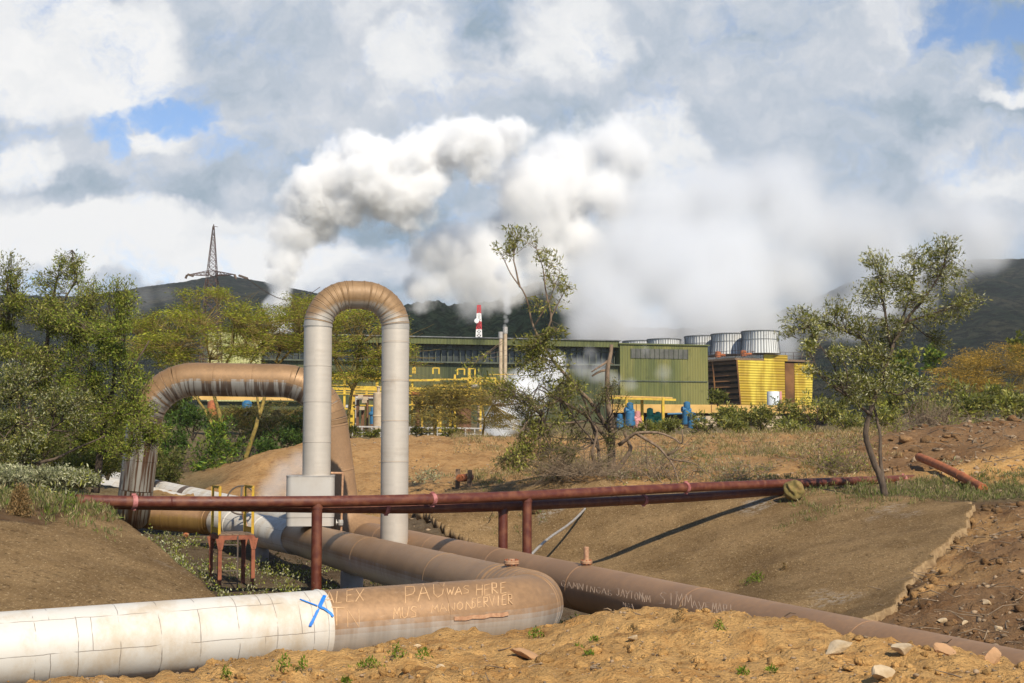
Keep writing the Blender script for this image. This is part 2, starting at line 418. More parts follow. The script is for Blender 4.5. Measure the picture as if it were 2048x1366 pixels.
MAT = {}
MAT['brown'] = cladding('brown_oxide_cladding', (.26, .158, .08), (.42, .36, .28), -.75, -.35, .5, .45, gold=(.36, .24, .09))
MAT['brown_silver'] = cladding('brown_and_silver_cladding', (.285, .168, .082), (.52, .50, .46), -.36, .22, .45, .34, calm=.6)
MAT['brown_all'] = cladding('brown_dust_cladding', (.285, .165, .085), (.21, .125, .07), -1.4, -.8, .4, .42)
MAT['loop'] = cladding('pale_loop_cladding', (.235, .145, .07), (.50, .445, .375), .02, .34, .22, .40, calm=.25)
MAT['gold'] = cladding('golden_cladding', (.24, .14, .07), (.34, .21, .07), -.1, .3, .6, .40)
MAT['splay'] = cladding('streaked_cladding', (.26, .155, .075), (.46, .44, .41), -.25, .0, .6, .38, streak=.75)
MAT['splay_leg'] = cladding('rust_streaked_leg', (.17, .105, .06), (.30, .275, .235), .55, .9, .45, .36, streak=1.0, along=True)
MAT['brown_leg'] = cladding('brown_leg_cladding', (.27, .16, .082), (.26, .15, .078), -.6, -.2, .1, .5)
MAT['white'] = white_clad()
MAT['box'] = simple('pale_sheet_box', (.46, .43, .385), (.40, .36, .31), 1.5, .45, .25, .08, 4)
MAT['red'] = simple('red_oxide_paint', (.085, .018, .009), (.16, .052, .022), 5., .45, 0, .3, 30, lo=.38, hi=.7, det=8)
MAT['pink'] = simple('pink_primer', (.40, .15, .14), (.16, .035, .025), 8., .6)
MAT['orange_rust'] = simple('orange_rust', (.40, .12, .035), (.22, .07, .03), 4., .75, 0, .3, 25)
MAT['rust_frame'] = simple('rust_red_frame', (.27, .085, .038), (.15, .045, .025), 6., .7, 0, .2, 30)
MAT['yellow_rail'] = simple('worn_yellow_rail', (.52, .33, .02), (.38, .20, .03), 7., .55)
MAT['yellow'] = simple('yellow_paint', (.62, .42, .03), (.42, .25, .04), 1.5, .6)
MAT['deck'] = simple('weathered_plank', (.20, .13, .08), (.10, .065, .04), 5, .8)
MAT['scratch'] = simple('scratched_sheet', (.51, .32, .165), (.41, .25, .125), 20, .7)
MAT['chalk'] = simple('faint_scratch', (.36, .26, .18), (.29, .20, .14), 20, .8)
MAT['blue_paint'] = simple('blue_spray_paint', (.01, .14, .52), (.02, .22, .62), 25, .5)
MAT['tan_valve'] = simple('tan_valve_paint', (.46, .27, .15), (.30, .15, .08), 14, .6, 0, .2, 40)
MAT['galv'] = simple('galvanised_conduit', (.42, .40, .37), (.30, .27, .24), 6, .5, .3)
MAT['steel'] = simple('dark_steel', (.10, .085, .07), (.16, .10, .07), 5, .6, .3)
MAT['bark'] = simple('grey_brown_bark', (.055, .038, .026), (.12, .085, .058), 9, .9, 0, .6, 30, (1, 1, .35))
MAT['bark_dead'] = simple('dry_branch_bark', (.12, .08, .05), (.24, .17, .115), 9, .9, 0, .6, 30, (1, 1, .35))
MAT['bark_yellow'] = simple('yellow_acacia_bark', (.24, .17, .032), (.12, .085, .025), 4, .85, 0, .4, 20)
MAT['leaf'] = leaf_mat('leaf'); MAT['feather'] = leaf_mat('feathery_leaf', .30)
MAT['dry'] = simple('dry_twig', (.13, .09, .055), (.26, .19, .12), 6, .9)
MAT['rock'] = simple('pale_rock', (.50, .39, .25), (.34, .24, .13), 6, .9, 0, .7, 18)
MAT['rock_tan'] = simple('tan_slab_rock', (.42, .24, .12), (.34, .20, .10), 4, .9, 0, .6, 12)
MAT['moss'] = simple('mossy_boulder', (.14, .11, .03), (.26, .17, .06), 4, .95, 0, .8, 14)
MAT['concrete'] = simple('pale_concrete', (.34, .31, .27), (.24, .21, .18), 3, .9, 0, .3, 15)
# ---------------------------------------------------------------- ground: one sheet through surveyed points
# u, v, depth, soil   (s sand, g sprayed slope, t trench, b bank, r dark right soil, p planted, f far)
PTS = []
def T(soil, *rows):
    for u, v, z in rows: PTS.append((*P(u, v, z), soil))
def TZ(soil, *rows):           # u, depth, height below the eye
    for u, z, h in rows: q = P(u, HZ, z); PTS.append((q[0], q[1], CZ + h, soil))
TZ('s', *[(u, z, -1.78) for u in (-900, -300, 200, 700, 1200, 1700, 2300, 2900) for z in (5, 8)])
TZ('s', *[(u, 10.8, -1.85) for u in (-300, 100, 500, 900, 1300, 1700, 2100, 2500)], (900, 13.5, -2.05), (1200, 14, -1.95), (1400, 13.5, -1.9), (1050, 16, -2.2), (700, 13.8, -2.08))
T('s', (130, 1368, 12.3), (356, 1348, 13.3), (491, 1309, 14.6), (605, 1312, 15.6), (697, 1298, 16.2), (817, 1268, 16.8), (891, 1260, 17.2), (998, 1266, 17.8), (1087, 1264, 18.3),
  (1200, 1250, 19), (1276, 1228, 18.5), (1321, 1211, 18), (1378, 1217, 17.5), (1416, 1228, 17), (1472, 1230, 16.5), (1548, 1256, 16), (1579, 1246, 15.6), (1670, 1274, 15),
  (1727, 1282, 14.7), (1821, 1294, 14.3), (1878, 1301, 14), (1934, 1311, 13.6), (1980, 1306, 13.3), (2048, 1316, 13), (2300, 1345, 12), (2700, 1390, 10.5), (-300, 1400, 11.5))
TZ('t', (-250, 15.6, -2.95), (0, 16.3, -2.95), (250, 16.9, -2.9), (500, 17.7, -2.85), (800, 19.2, -2.8), (1000, 20, -2.8), (1130, 20.6, -2.9), (-250, 17, -2.8), (500, 20.5, -3.1), (800, 22.5, -3.25), (1000, 23.5, -3.3), (1130, 24, -3.3), (1300, 21.6, -3.2), (1420, 20.5, -3.1), (950, 31, -3.5),
   (800, 37, -3.3), (1151, 26.7, -3.45), (1500, 20.6, -3.3), (1800, 17.7, -3.2), (2048, 15.6, -3.1), (2400, 13.2, -3.0), (700, 30, -3.4), (650, 35, -3.3), (600, 32, -3.3), (500, 38, -3.25), (540, 28, -3.3))
T('t', (360, 1085, 46), (450, 1100, 43))
TZ('t', (330, 29.5, -3.0), (475, 25.2, -3.25), (245, 33, -2.8), (205, 37, -2.3), (300, 40, -2.9), (430, 30, -3.2), (470, 33.5, -3.25), (500, 45, -2.9), (620, 44, -2.9), (270, 46, -2.75), (700, 42, -3.1))
T('g', (0, 1043, 24), (-300, 1050, 22), (100, 1040, 26), (205, 1018, 29.2), (260, 1062, 28.2), (330, 1118, 26.4), (430, 1197, 24), (0, 1224, 19.2), (-300, 1245, 17.6), (200, 1209, 21), (100, 1125, 22.3), (-700, 1060, 19), (-700, 1250, 15.5))
T('p', (0, 1005, 30), (100, 990, 35), (170, 985, 40), (-400, 990, 36), (0, 965, 50), (150, 960, 55), (-400, 960, 60), (240, 960, 66), (60, 935, 80), (200, 930, 85), (-300, 930, 85), (330, 950, 72))
T('b', (440, 978, 56), (520, 917, 60), (600, 885, 64), (680, 879, 68), (760, 879, 72), (850, 877, 74), (1000, 877, 75), (1120, 872, 76), (1300, 873, 76), (1450, 867, 76), (1600, 867, 74), (1700, 866, 68))
T('p', (380, 1000, 60), (440, 960, 72), (520, 945, 80))
T('b', (720, 985, 54), (700, 1032, 48), (850, 980, 52), (900, 938, 60), (1000, 965, 49), (1100, 967, 46), (1200, 968, 45), (1300, 966, 45), (1450, 964, 45.5), (1600, 958, 46), (1200, 920, 57), (1400, 912, 57), (1600, 903, 57), (1050, 915, 62))
T('t', (860, 1045, 45))
T('g', (1620, 987, 41.3), (1700, 1000, 39.8), (1800, 1005, 38.3), (1940, 1015, 36), (1450, 992, 42.6), (1300, 1004, 43.2), (1180, 1018, 44), (1050, 1046, 44.6), (1000, 1100, 43), (1190, 1126, 39.8), (1300, 1072, 40.5), (1400, 1040, 40.9), (1500, 1010, 41.4),
  (1480, 1188, 33), (1690, 1242, 28), (1650, 1098, 35), (1850, 1088, 32.5), (1815, 1180, 28.3), (1400, 1112, 37.2), (1550, 1140, 33.5), (1550, 1060, 37.8), (1720, 1150, 31), (1320, 1155, 36.2))
T('b', (1965, 1050, 33.5), (1925, 1098, 31.2), (1875, 1140, 29.6), (1840, 1180, 27.8))
TZ('t', (1400, 30, -3.42), (1200, 36, -3.42), (1600, 25, -3.4), (1300, 27, -3.42))
T('r', (2048, 1014, 34), (2300, 1022, 32), (1965, 1090, 30.5), (2048, 1082, 29.5), (1900, 1200, 26), (2048, 1200, 24), (1850, 1255, 24), (2048, 1284, 20), (2300, 1150, 25), (2300, 1300, 17.5), (2800, 1100, 24), (2800, 1300, 15))
T('p', (1780, 986, 40), (1850, 976, 42), (1960, 990, 39.5), (2048, 992, 38.5), (2300, 1000, 37))
T('s', (2000, 932, 44), (2060, 925, 44.5), (1975, 948, 43.4))
T('r', (1850, 920, 48), (1880, 850, 54), (1950, 843, 56), (2048, 847, 55), (2300, 840, 53), (1750, 872, 58), (2700, 850, 48))
TZ('f', *[(u, z, h) for u in (-900, -400, 100, 600, 1100, 1600, 2100, 2600, 3000) for z, h in ((100, .5), (150, 2.0), (200, 3.7), (300, 5.5), (450, 9), (600, 14))])
SOILC = {'s': (.585, .345, .126), 'g': (.150, .092, .045), 't': (.13, .095, .058), 'b': (.43, .255, .105), 'r': (.25, .145, .068), 'p': (.17, .13, .065), 'f': (.16, .125, .06)}
ROUGH = {'s': .22, 'g': .0, 't': .10, 'b': .28, 'r': .26, 'p': .14, 'f': .3}
_X = np.array([[p[0], p[1]] for p in PTS]); _Zv = np.array([p[2] for p in PTS])
def _feat(xy):                 # near ground varies faster than far ground
    y = np.maximum(xy[:, 1], 2.0); return np.stack([xy[:, 0] / y * 6.0, np.log(y) * 6.0], 1)
_G = _feat(_X)
_K = np.linalg.norm(_G[:, None] - _G[None], axis=2) + np.eye(len(_G)) * .004
_A = np.block([[_K, np.ones((len(_G), 1)), _G], [np.ones((1, len(_G))), np.zeros((1, 3))], [_G.T, np.zeros((2, 3))]])
_Wt = np.linalg.lstsq(_A, np.concatenate([_Zv, np.zeros(3)]), rcond=None)[0]
_SC = np.array([SOILC[p[3]] for p in PTS]); _SR = np.array([ROUGH[p[3]] for p in PTS])
def ground_base(x, y, soil=False):
    xy = np.stack([np.ravel(x), np.ravel(y)], 1).astype(float); out = np.empty(len(xy)); C = np.empty((len(xy), 3)); Rg = np.empty(len(xy))
    for i in range(0, len(xy), 20000):
        g = _feat(xy[i:i + 20000]); D = np.linalg.norm(g[:, None] - _G[None], axis=2)
        out[i:i + 20000] = D @ _Wt[:len(_G)] + _Wt[len(_G)] + g @ _Wt[-2:]
        if soil:
            wob = 1 + .35 * fbm(xy[i:i + 20000, 0] * .5, xy[i:i + 20000, 1] * .5, 5)[:, None] * np.sin(np.arange(len(_G)) * 2.4)[None]
            w = 1 / (D * wob + .02) ** 5; w /= w.sum(1)[:, None]; C[i:i + 20000] = w @ _SC; Rg[i:i + 20000] = w @ _SR
    return (out, C, Rg) if soil else out
def clods(x, y, amp):
    a = -.16 + fbm(x * .45, y * .45, 1, 3) * .55 + fbm(x * 1.6, y * 1.6, 4, 4) * 1.1 + np.maximum(fbm(x * 3.6, y * 3.6, 9, 4), 0) * 1.1 + np.maximum(fbm(x * 9, y * 9, 15, 3) - .08, 0) * .8
    return a * amp
def gz(x, y):
    x = np.atleast_1d(np.asarray(x, float)); y = np.atleast_1d(np.asarray(y, float))
    b, _, r = ground_base(x, y, True); return b + clods(x, y, r)
def ground_at(u, v):
    """point of the ground the photo shows at u, v"""
    d = ray(u, v); t = np.geomspace(6, 700, 700); q = np.array([0, 0, CZ]) + d * t[:, None]
    h = q[:, 2] - gz(q[:, 0], q[:, 1]); k = np.argmax(h < 0)
    if h[k] >= 0: k = len(t) - 1
    k = max(k, 1); f = h[k - 1] / (h[k - 1] - h[k] + 1e-9); return q[k - 1] + (q[k] - q[k - 1]) * f
def on_ground(u, z):
    q = P(u, HZ, z); return np.array([q[0], q[1], float(gz(q[0], q[1])[0])])

def soil_mat(name='soil'):
    m, t, b = new_mat(name); co = t.node('ShaderNodeTexCoord').outputs['Object']
    a = t.node('ShaderNodeVertexColor', layer_name='tint').outputs[0]
    n1 = t.noise(co, .55, 6, .6); n2 = t.noise(co, 5, 7, .68); n3 = t.noise(co, 38, 4, .6)
    c = t.mix(t.mapr(n1, .32, .68), a, (.58, .54, .50), 'MULTIPLY'); c = t.mix(t.mapr(n1, .45, .72, 0, .75), a, c)
    c = t.mix(t.mapr(n2, .5, .72, 0, .6), c, (1.32, 1.3, 1.25), 'MULTIPLY'); c = t.mix(t.mapr(n2, .48, .28, 0, .9), c, (.50, .43, .38), 'MULTIPLY')
    vo = t.node('ShaderNodeTexVoronoi'); t.put(vo.inputs['Vector'], co); vo.inputs['Scale'].default_value = 13
    peb = t.math('MULTIPLY', t.mapr(vo.outputs['Distance'], .22, .12), t.mapr(t.sep(vo.outputs['Color'])[0], .72, .8)); c = t.mix(t.math('MULTIPLY', peb, .6), c, (.48, .38, .27))
    c = t.mix(t.mapr(n3, .52, .75, 0, .6), c, (1.4, 1.35, 1.3), 'MULTIPLY'); c = t.mix(t.mapr(n3, .46, .30, 0, .7), c, (.55, .47, .4), 'MULTIPLY')
    n4 = t.noise(co, 1.8, 7, .7); c = t.mix(t.mapr(n4, .52, .38, 0, .6), c, (.72, .60, .48), 'MULTIPLY')
    t.put(b.inputs['Base Color'], c); b.inputs['Roughness'].default_value = .95; b.inputs['Specular IOR Level'].default_value = .15
    h = t.math('ADD', t.math('MULTIPLY', n2, 1.0), t.math('ADD', t.math('MULTIPLY', n3, .25), t.math('MULTIPLY', peb, .25)))
    t.put(b.inputs['Normal'], t.bump(h, 1.0, .14)); return m
MAT['soil'] = soil_mat()
def gunite_mat():
    m, t, b = new_mat('sprayed_concrete'); co = t.node('ShaderNodeTexCoord').outputs['Object']
    n1 = t.noise(co, .45, 5, .6); straw = t.noise(t.mapping(co, (1.0, .22, .5), rot=(.2, .3, .9)), 34, 3, .7); n2 = t.noise(t.mapping(co, (1, 1, 2)), 7, 7, .75); n3 = t.noise(t.mapping(co, (1, .6, .6), rot=(.3, .4, .6)), 21, 5, .8); st = t.noise(t.mapping(co, (2.4, .5, .5), rot=(0, 0, .5)), 1.3, 5, .6)
    c = t.mix(t.mapr(n1, .35, .65), (.265, .170, .078), (.155, .095, .040)); c = t.mix(t.mapr(st, .5, .75, 0, .5), c, (.27, .18, .085))
    c = t.mix(t.mapr(n3, .56, .66, 0, .75), c, (.56, .42, .24)); c = t.mix(t.mapr(n2, .48, .32, 0, .85), c, (.060, .035, .014))
    c = t.mix(t.mapr(straw, .60, .70, 0, .75), c, (.52, .38, .20)); c = t.mix(t.mapr(straw, .42, .34, 0, .6), c, (.08, .048, .02))
    c = t.mix(t.math('MULTIPLY', t.mapr(t.noise(co, .35, 4, .5), .62, .72), t.mapr(n2, .45, .6)), c, (.30, .26, .21))
    t.put(b.inputs['Base Color'], c); b.inputs['Roughness'].default_value = .95; b.inputs['Specular IOR Level'].default_value = .12
    t.put(b.inputs['Normal'], t.bump(t.math('ADD', n2, t.math('MULTIPLY', n3, .6)), .8, .07)); return m
MAT['gunite'] = gunite_mat()

MAT['crust'] = simple('broken_concrete_crust', (.28, .19, .095), (.16, .10, .048), 7, .95, 0, 1., 14)
APRON = [(820, 1062, 46.5), (905, 1012, 49), (1100, 1004, 46), (1300, 996, 44), (1450, 989, 43.2), (1620, 986, 41.8), (1700, 999, 40), (1800, 1004, 38.5), (1936, 1014, 36.3), (1944, 1040, 34), (1900, 1085, 31.8), (1850, 1125, 30.3), (1822, 1162, 29), (1812, 1190, 27.6), (1785, 1220, 26.6), (1740, 1250, 25.8), (1690, 1262, 26), (1480, 1215, 31), (1190, 1150, 36.5), (1000, 1130, 41)]
BANKG = [(0, 1043, 24), (-300, 1050, 22), (100, 1040, 26), (205, 1018, 29.2), (233, 1041, 28.7), (260, 1062, 28.2), (295, 1090, 27.3), (330, 1118, 26.4), (380, 1158, 25.2), (430, 1197, 24), (0, 1224, 19.2), (-300, 1245, 17.6), (200, 1209, 21), (100, 1125, 22.3)]
BANKP = [(-500, 1052, 21.5), (0, 1048, 23.8), (90, 1050, 24.6), (140, 1036, 26.6), (206, 1022, 29), (260, 1064, 28.1), (330, 1119, 26.3), (400, 1173, 24.8), (440, 1205, 23.5), (360, 1225, 21.6), (0, 1245, 18.6), (-500, 1275, 16)]
def inside(x, y, poly):
    r = np.zeros(len(x), bool); n = len(poly)
    for i in range(n):
        (x0, y0), (x1, y1) = poly[i], poly[(i + 1) % n]
        c = ((y0 > y) != (y1 > y)) & (x < (x1 - x0) * (y - y0) / (y1 - y0 + 1e-12) + x0); r ^= c
    return r
def to_edge(x, y, poly):
    best = np.full(len(x), 1e9); bx, by = x.copy(), y.copy(); n = len(poly)
    for i in range(n):
        a, b = np.array(poly[i]), np.array(poly[(i + 1) % n]); d = b - a
        k = np.clip(((x - a[0]) * d[0] + (y - a[1]) * d[1]) / (d @ d), 0, 1); qx, qy = a[0] + d[0] * k, a[1] + d[1] * k
        dd = np.hypot(x - qx, y - qy); m = dd < best; best[m] = dd[m]; bx[m] = qx[m]; by[m] = qy[m]
    return bx, by

def build_ground():
    nu, ny = 520, 470
    tu = np.linspace((-1000 - 1024) / F, (3100 - 1024) / F, nu); yy = np.geomspace(4.5, 620, ny)
    X = tu[None] * yy[:, None]; Y = np.broadcast_to(yy[:, None], X.shape)
    b, c, r = ground_base(X, Y, True); z = b + clods(X.ravel(), Y.ravel(), r)
    def px(q, lift=0): return ground_at(*q)[:2]
    for pol in (APRON, BANKP): z = z - .32 * inside(X.ravel(), Y.ravel(), [tuple(P(*q)[:2]) for q in pol])
    v = np.stack([X.ravel(), Y.ravel(), z], 1)
    idx = np.arange(nu * ny).reshape(ny, nu); quads = np.stack([idx[:-1, :-1], idx[:-1, 1:], idx[1:, 1:], idx[1:, :-1]], -1).reshape(-1, 4)
    o = mesh_obj('ground', v, quads, MAT['soil'], smooth=True, tint=c); o['kind'] = 'structure'
    for nm, pol, jag in (('sprayed_slope', APRON, .5), ('embankment', BANKP, .06)):
        poly = np.array([P(*q)[:2] for q in pol]); poly = np.concatenate([a + (b - a) * np.linspace(0, 1, max(2, int(np.linalg.norm(b - a) / .12)), endpoint=False)[:, None] for a, b in zip(poly, np.roll(poly, -1, 0))])
        poly = poly + np.stack([fbm(poly[:, 0] * 1.3, poly[:, 1] * 1.3, 21, 4), fbm(poly[:, 0] * 1.3, poly[:, 1] * 1.3, 33, 4)], 1) * jag * 1.6
        # a finer sheet over just this part
        P_ = np.array(poly); y0, y1 = P_[:, 1].min() - .3, P_[:, 1].max() + .3; t0, t1 = (P_[:, 0] / P_[:, 1]).min() - .01, (P_[:, 0] / P_[:, 1]).max() + .01
        n1, n2 = 200, 150
        q1 = np.linspace(t0, t1, n1); q2 = np.linspace(y0, y1, n2); XX = (q1[None] * q2[:, None]); YY = np.broadcast_to(q2[:, None], XX.shape).copy()
        xs, ys = XX.ravel(), YY.ravel()
        ins = inside(xs, ys, poly); I = np.arange(n1 * n2).reshape(n2, n1)
        Q = np.stack([I[:-1, :-1], I[:-1, 1:], I[1:, 1:], I[1:, :-1]], -1).reshape(-1, 4); keep = ins[Q].sum(1) >= 3; Q = Q[keep]
        used, inv = np.unique(Q, return_inverse=True); Q = inv.reshape(-1, 4); xs, ys, ins = xs[used], ys[used], ins[used]
        out_ = ~ins; ex, ey = to_edge(xs[out_], ys[out_], poly); xs[out_] = ex; ys[out_] = ey
        zb = ground_base(xs, ys)
        if nm == 'embankment':
            E = np.array([P(*q) for q in BANKG]); Q2 = lambda x, y: np.stack([np.ones_like(x), x, y, x * x * .1, x * y * .1, y * y * .1], 1); zb = Q2(xs, ys) @ np.linalg.lstsq(Q2(E[:, 0], E[:, 1]), E[:, 2], rcond=None)[0]
        zb = zb + .13 + fbm(xs * .6, ys * .6, 40, 3) * .10 + fbm(xs * 2.5, ys * 2.5, 44, 3) * .035
        g = mesh_obj(nm, np.stack([xs, ys, zb], 1), Q, MAT['gunite'], smooth=True); g['kind'] = 'structure'
        md = g.modifiers.new('thick', 'SOLIDIFY'); md.thickness = .38; md.offset = -1; g.data.materials.append(MAT['crust']); md.material_offset_rim = 1
    return o
GROUND = build_ground()

# ---- hills
def build_hills():
    def sheet(name, sil, z0, z1, c1, c2, seed, amp, nz=70, nu=420, detail=.02):
        us = np.array([p[0] for p in sil], float); vs = np.array([p[1] for p in sil], float)
        u = np.linspace(us[0], us[-1], nu); top = np.interp(u, us, vs); k = np.linspace(0, 1, nz)
        V = []
        for i, q in enumerate(k):
            z = z0 + (z1 - z0) * q
            for a, tv in zip(u, top):
                h1 = (HZ - tv) / F * z1; h0 = (HZ - 862) / F * z0
                e = q ** .85; q3 = P(a, HZ, z); V.append((q3[0], q3[1], CZ + h0 + (h1 - h0) * e))
        V = np.array(V); s = 1 / (z1 * .06)
        V[:, 2] += (fbm(V[:, 0] * s, V[:, 1] * s, seed, 5, .55) * amp + np.abs(fbm(V[:, 0] * s * 2.1, V[:, 1] * s * .8, seed + 7, 4)) * amp * .8) * np.repeat(np.minimum(1, .25 + np.sin(k * np.pi)), nu)
        V[:, 2] += fbm(V[:, 0] * s * 14, V[:, 1] * s * 14, seed + 3, 3) * amp * detail * 6
        # far side falls away
        back = V[-nu:].copy(); back[:, 1] += z1 * .25; back[:, 2] -= z1 * .08; V = np.concatenate([V, back]); nr = nz + 1
        idx = np.arange(nu * nr).reshape(nr, nu); Q = np.stack([idx[:-1, :-1], idx[:-1, 1:], idx[1:, 1:], idx[1:, :-1]], -1).reshape(-1, 4)
        m, t, b = new_mat(name + '_cover'); co = t.node('ShaderNodeTexCoord').outputs['Object']
        a = t.noise(co, 22. / z1, 8, .72); d = t.noise(co, 150. / z1, 6, .75)
        c = t.mix(t.mapr(a, .42, .58), c1, c2); c = t.mix(t.mapr(d, .54, .44, 0, .9), c, tuple(x * .30 for x in c1))
        t.put(b.inputs['Base Color'], c); b.inputs['Roughness'].default_value = 1; b.inputs['Specular IOR Level'].default_value = 0
        t.put(b.inputs['Normal'], t.bump(t.math('ADD', a, t.math('MULTIPLY', d, .6)), 1.0, z1 * .035))
        o = mesh_obj(name, V, Q, m, smooth=True); o['kind'] = 'structure'; return o
    sheet('wooded_hill', [(560, 720), (680, 665), (780, 618), (830, 604), (870, 603), (900, 612), (930, 602), (985, 606), (1030, 590), (1060, 566), (1110, 560), (1160, 580), (1230, 640), (1300, 690), (1420, 720)], 330, 620, (.020, .042, .022), (.038, .060, .030), 3, 5, detail=.14)
    sheet('hill_range', [(-900, 600), (-300, 590), (150, 592), (270, 573), (360, 563), (400, 556), (440, 551), (500, 560), (540, 569), (650, 592), (800, 625), (1000, 650), (1300, 660), (1500, 650), (1600, 612), (1700, 566), (1800, 538), (1900, 524), (1945, 518), (2048, 518), (2200, 505), (2600, 520), (3000, 560)], 620, 1500, (.020, .034, .018), (.070, .068, .038), 8, 22, nz=110, nu=620)
build_hills()
# ---------------------------------------------------------------- pipelines
def zc(d, D=.9): return F * D / d
def s_at_u(path, u, after=0.):
    """arc length where a path crosses photo column u"""
    S0 = arclen(path); path = resample(np.asarray(path), np.linspace(0, S0[-1], int(S0[-1] / .05) + 2)); S = arclen(path)
    for i in range(len(path) - 1):
        if S[i] < after: continue
        ua, ub = [1024 + q[0] / (q[1] * CT + (q[2] - CZ) * ST) * F for q in (path[i], path[i + 1])]
        if (ua - u) * (ub - u) <= 0 and ua != ub: return S[i] + (S[i + 1] - S[i]) * (u - ua) / (ub - ua)
    return best
def vertical(p, ztop, zbot): return np.array([p[0], p[1], ztop]), np.array([p[0], p[1], zbot])

# -- front pipeline: in from the near edge, round the sharp bend, back to the splayed loop
A0 = P(-520, 1345.4, zc(170.7)); C1 = P(1102, 1214.8, zc(131)); K1 = P(602, 1078.7, zc(66)); E1 = P(428, 1041, zc(58.5)); F1 = P(262, 1025, zc(58))
path1 = fillet([A0, C1, K1, E1, F1], [1.2, 3.0, .9], 18); L1 = arclen(path1)[-1]
mid = arclen(path1)[19] - 1e-6
sa = s_at_u(path1, 645); sb = s_at_u(path1, 592, after=mid); sc_ = s_at_u(path1, 441, after=mid)
pipe1 = thing('steam_pipeline', 'steam pipeline in brown and white cladding with the sharp bend and blue painted X', 'pipeline', path1[0])
R1 = .45
nb = s_at_u(path1, 1050)
pipe_section('white_cladding', path1, 0, sa, R1, MAT['white'], pipe1, rings=[sa - .06], ring_h=.012)['label'] = 'white painted cladding with blue mark at its end'
bend = [nb + .12 + k * .23 for k in range(10)]
pipe_section('brown_cladding', path1, sa, sb, R1 - .004, MAT['brown_silver'], pipe1, rings=[sa + 1.6, sa + 3.3, sa + 5.0] + bend + [nb + 5.2, nb + 11.4], ring_h=.007)
pipe_section('white_cladding', path1, sb, sc_, R1 + .012, MAT['white'], pipe1, rings=[sb + 1.9, sb + 4])
pipe_section('brown_cladding', path1, sc_, L1, R1, MAT['gold'], pipe1, rings=[sc_ + .25, sc_ + .5, sc_ + .75, sc_ + 2.0])
cd0, cd1 = A0, C1
scratch([('ALEX', 652, 1208, 16, 24, -.10), ('TN', 660, 1252, 27, 36, .02), ('PAU', 806, 1208, 24, 34, -.16), ('WAS', 892, 1192, 14, 16, -.10), ('HERE', 952, 1192, 13, 22, -.10),
         ("MUS'", 786, 1238, 14, 22, -.10), ('MANON', 862, 1226, 14, 16, -.10), ('SERVIER', 942, 1216, 10, 20, -.10)], cd0, cd1, R1 - .004, MAT['scratch'], pipe1, .013)
mb = MB(); rx_ = random.Random(4)
for (pts, w) in (([(599, 1198), (612, 1203), (625, 1208), (638, 1213)], .030), ([(638, 1213), (650, 1218), (660, 1226), (667, 1234)], .055), ([(650, 1190), (646, 1199), (641, 1210), (638, 1216)], .06), ([(638, 1216), (631, 1230), (623, 1246), (618, 1256)], .045)):
    for k in range(5):
        o = (k - 2) * .85; c0, c1 = rx_.uniform(0, .18), rx_.uniform(.82, 1); fine = []
        for j in range(13):
            f_ = (c0 + (c1 - c0) * j / 12) * (len(pts) - 1); i_ = min(int(f_), len(pts) - 2); g_ = f_ - i_; a0, a1 = pts[i_], pts[i_ + 1]; fine.append((a0[0] + (a1[0] - a0[0]) * g_ + o * w * 13 + rx_.uniform(-.35, .35), a0[1] + (a1[1] - a0[1]) * g_ + o * w * 9 + rx_.uniform(-.3, .3)))
        q = [on_cylinder(a, b, cd0, cd1, R1 + .012, .003 + .0012 * k) for a, b in fine]; ribbon(mb, [x for x in q if x], w * rx_.uniform(.34, .6))
mb.build('blue_cross_mark', MAT['blue_paint'], pipe1)
mb = MB()   # lapped patch with its lifted edge
q = [on_cylinder(908 + k * 12, 1237 - k * 1.15 + (k % 3), cd0, cd1, R1, .012) for k in range(10)]; ribbon(mb, [x for x in q if x], .05)
mb.build('lifted_seam', MAT['tan_valve'], pipe1)
def nozzle(path, u, v, parent, tall, after=0., rad=.45):
    s = s_at_u(path, u, after); p = resample(path, [s])[0]; p = p + np.array([0, 0, rad - .03]); m = MB()
    m.lathe(p, [(.06, 0), (.06, .06), (.115, .065), (.115, .085), (.10, .088), (.115, .09), (.115, .115), (.05, .12), (.045, .14)], 16)
    o = m.build('vent_nozzle', MAT['tan_valve'], parent, smooth=True, sharp=40)
    for k in range(8):
        a = k * math.pi / 4; m = MB(); m.lathe(p + np.array([.092 * math.cos(a), .092 * math.sin(a), .04]), [(.012, 0), (.012, .095)], 6); m.build('bolt', MAT['orange_rust'], o)
    if tall: m = MB(); m.lathe(p + np.array([0, 0, .13]), [(.05, 0), (.05, .24), (.04, .25)], 12); m.build('stem', MAT['tan_valve'], o, smooth=True, sharp=40)
nozzle(path1, 1023, 1128, pipe1, False, after=mid - .6)
def saddle(path, u, parent, after=0., rad=.45):
    s = s_at_u(path, u, after); p = resample(path, [s])[0]; g = float(gz(p[0], p[1])[0]) - .3; m = MB()
    m.lathe((p[0], p[1], g), [(.26, 0), (.26, max(.2, p[2] - rad * .7 - g - .12)), (.2, max(.22, p[2] - rad * .7 - g))], 16)
    m.build('pipe_support', MAT['concrete'], parent, smooth=True, sharp=40)
saddle(path1, 704, pipe1, mid); saddle(path1, 520, pipe1, mid); saddle(path1, 900, pipe1, mid)

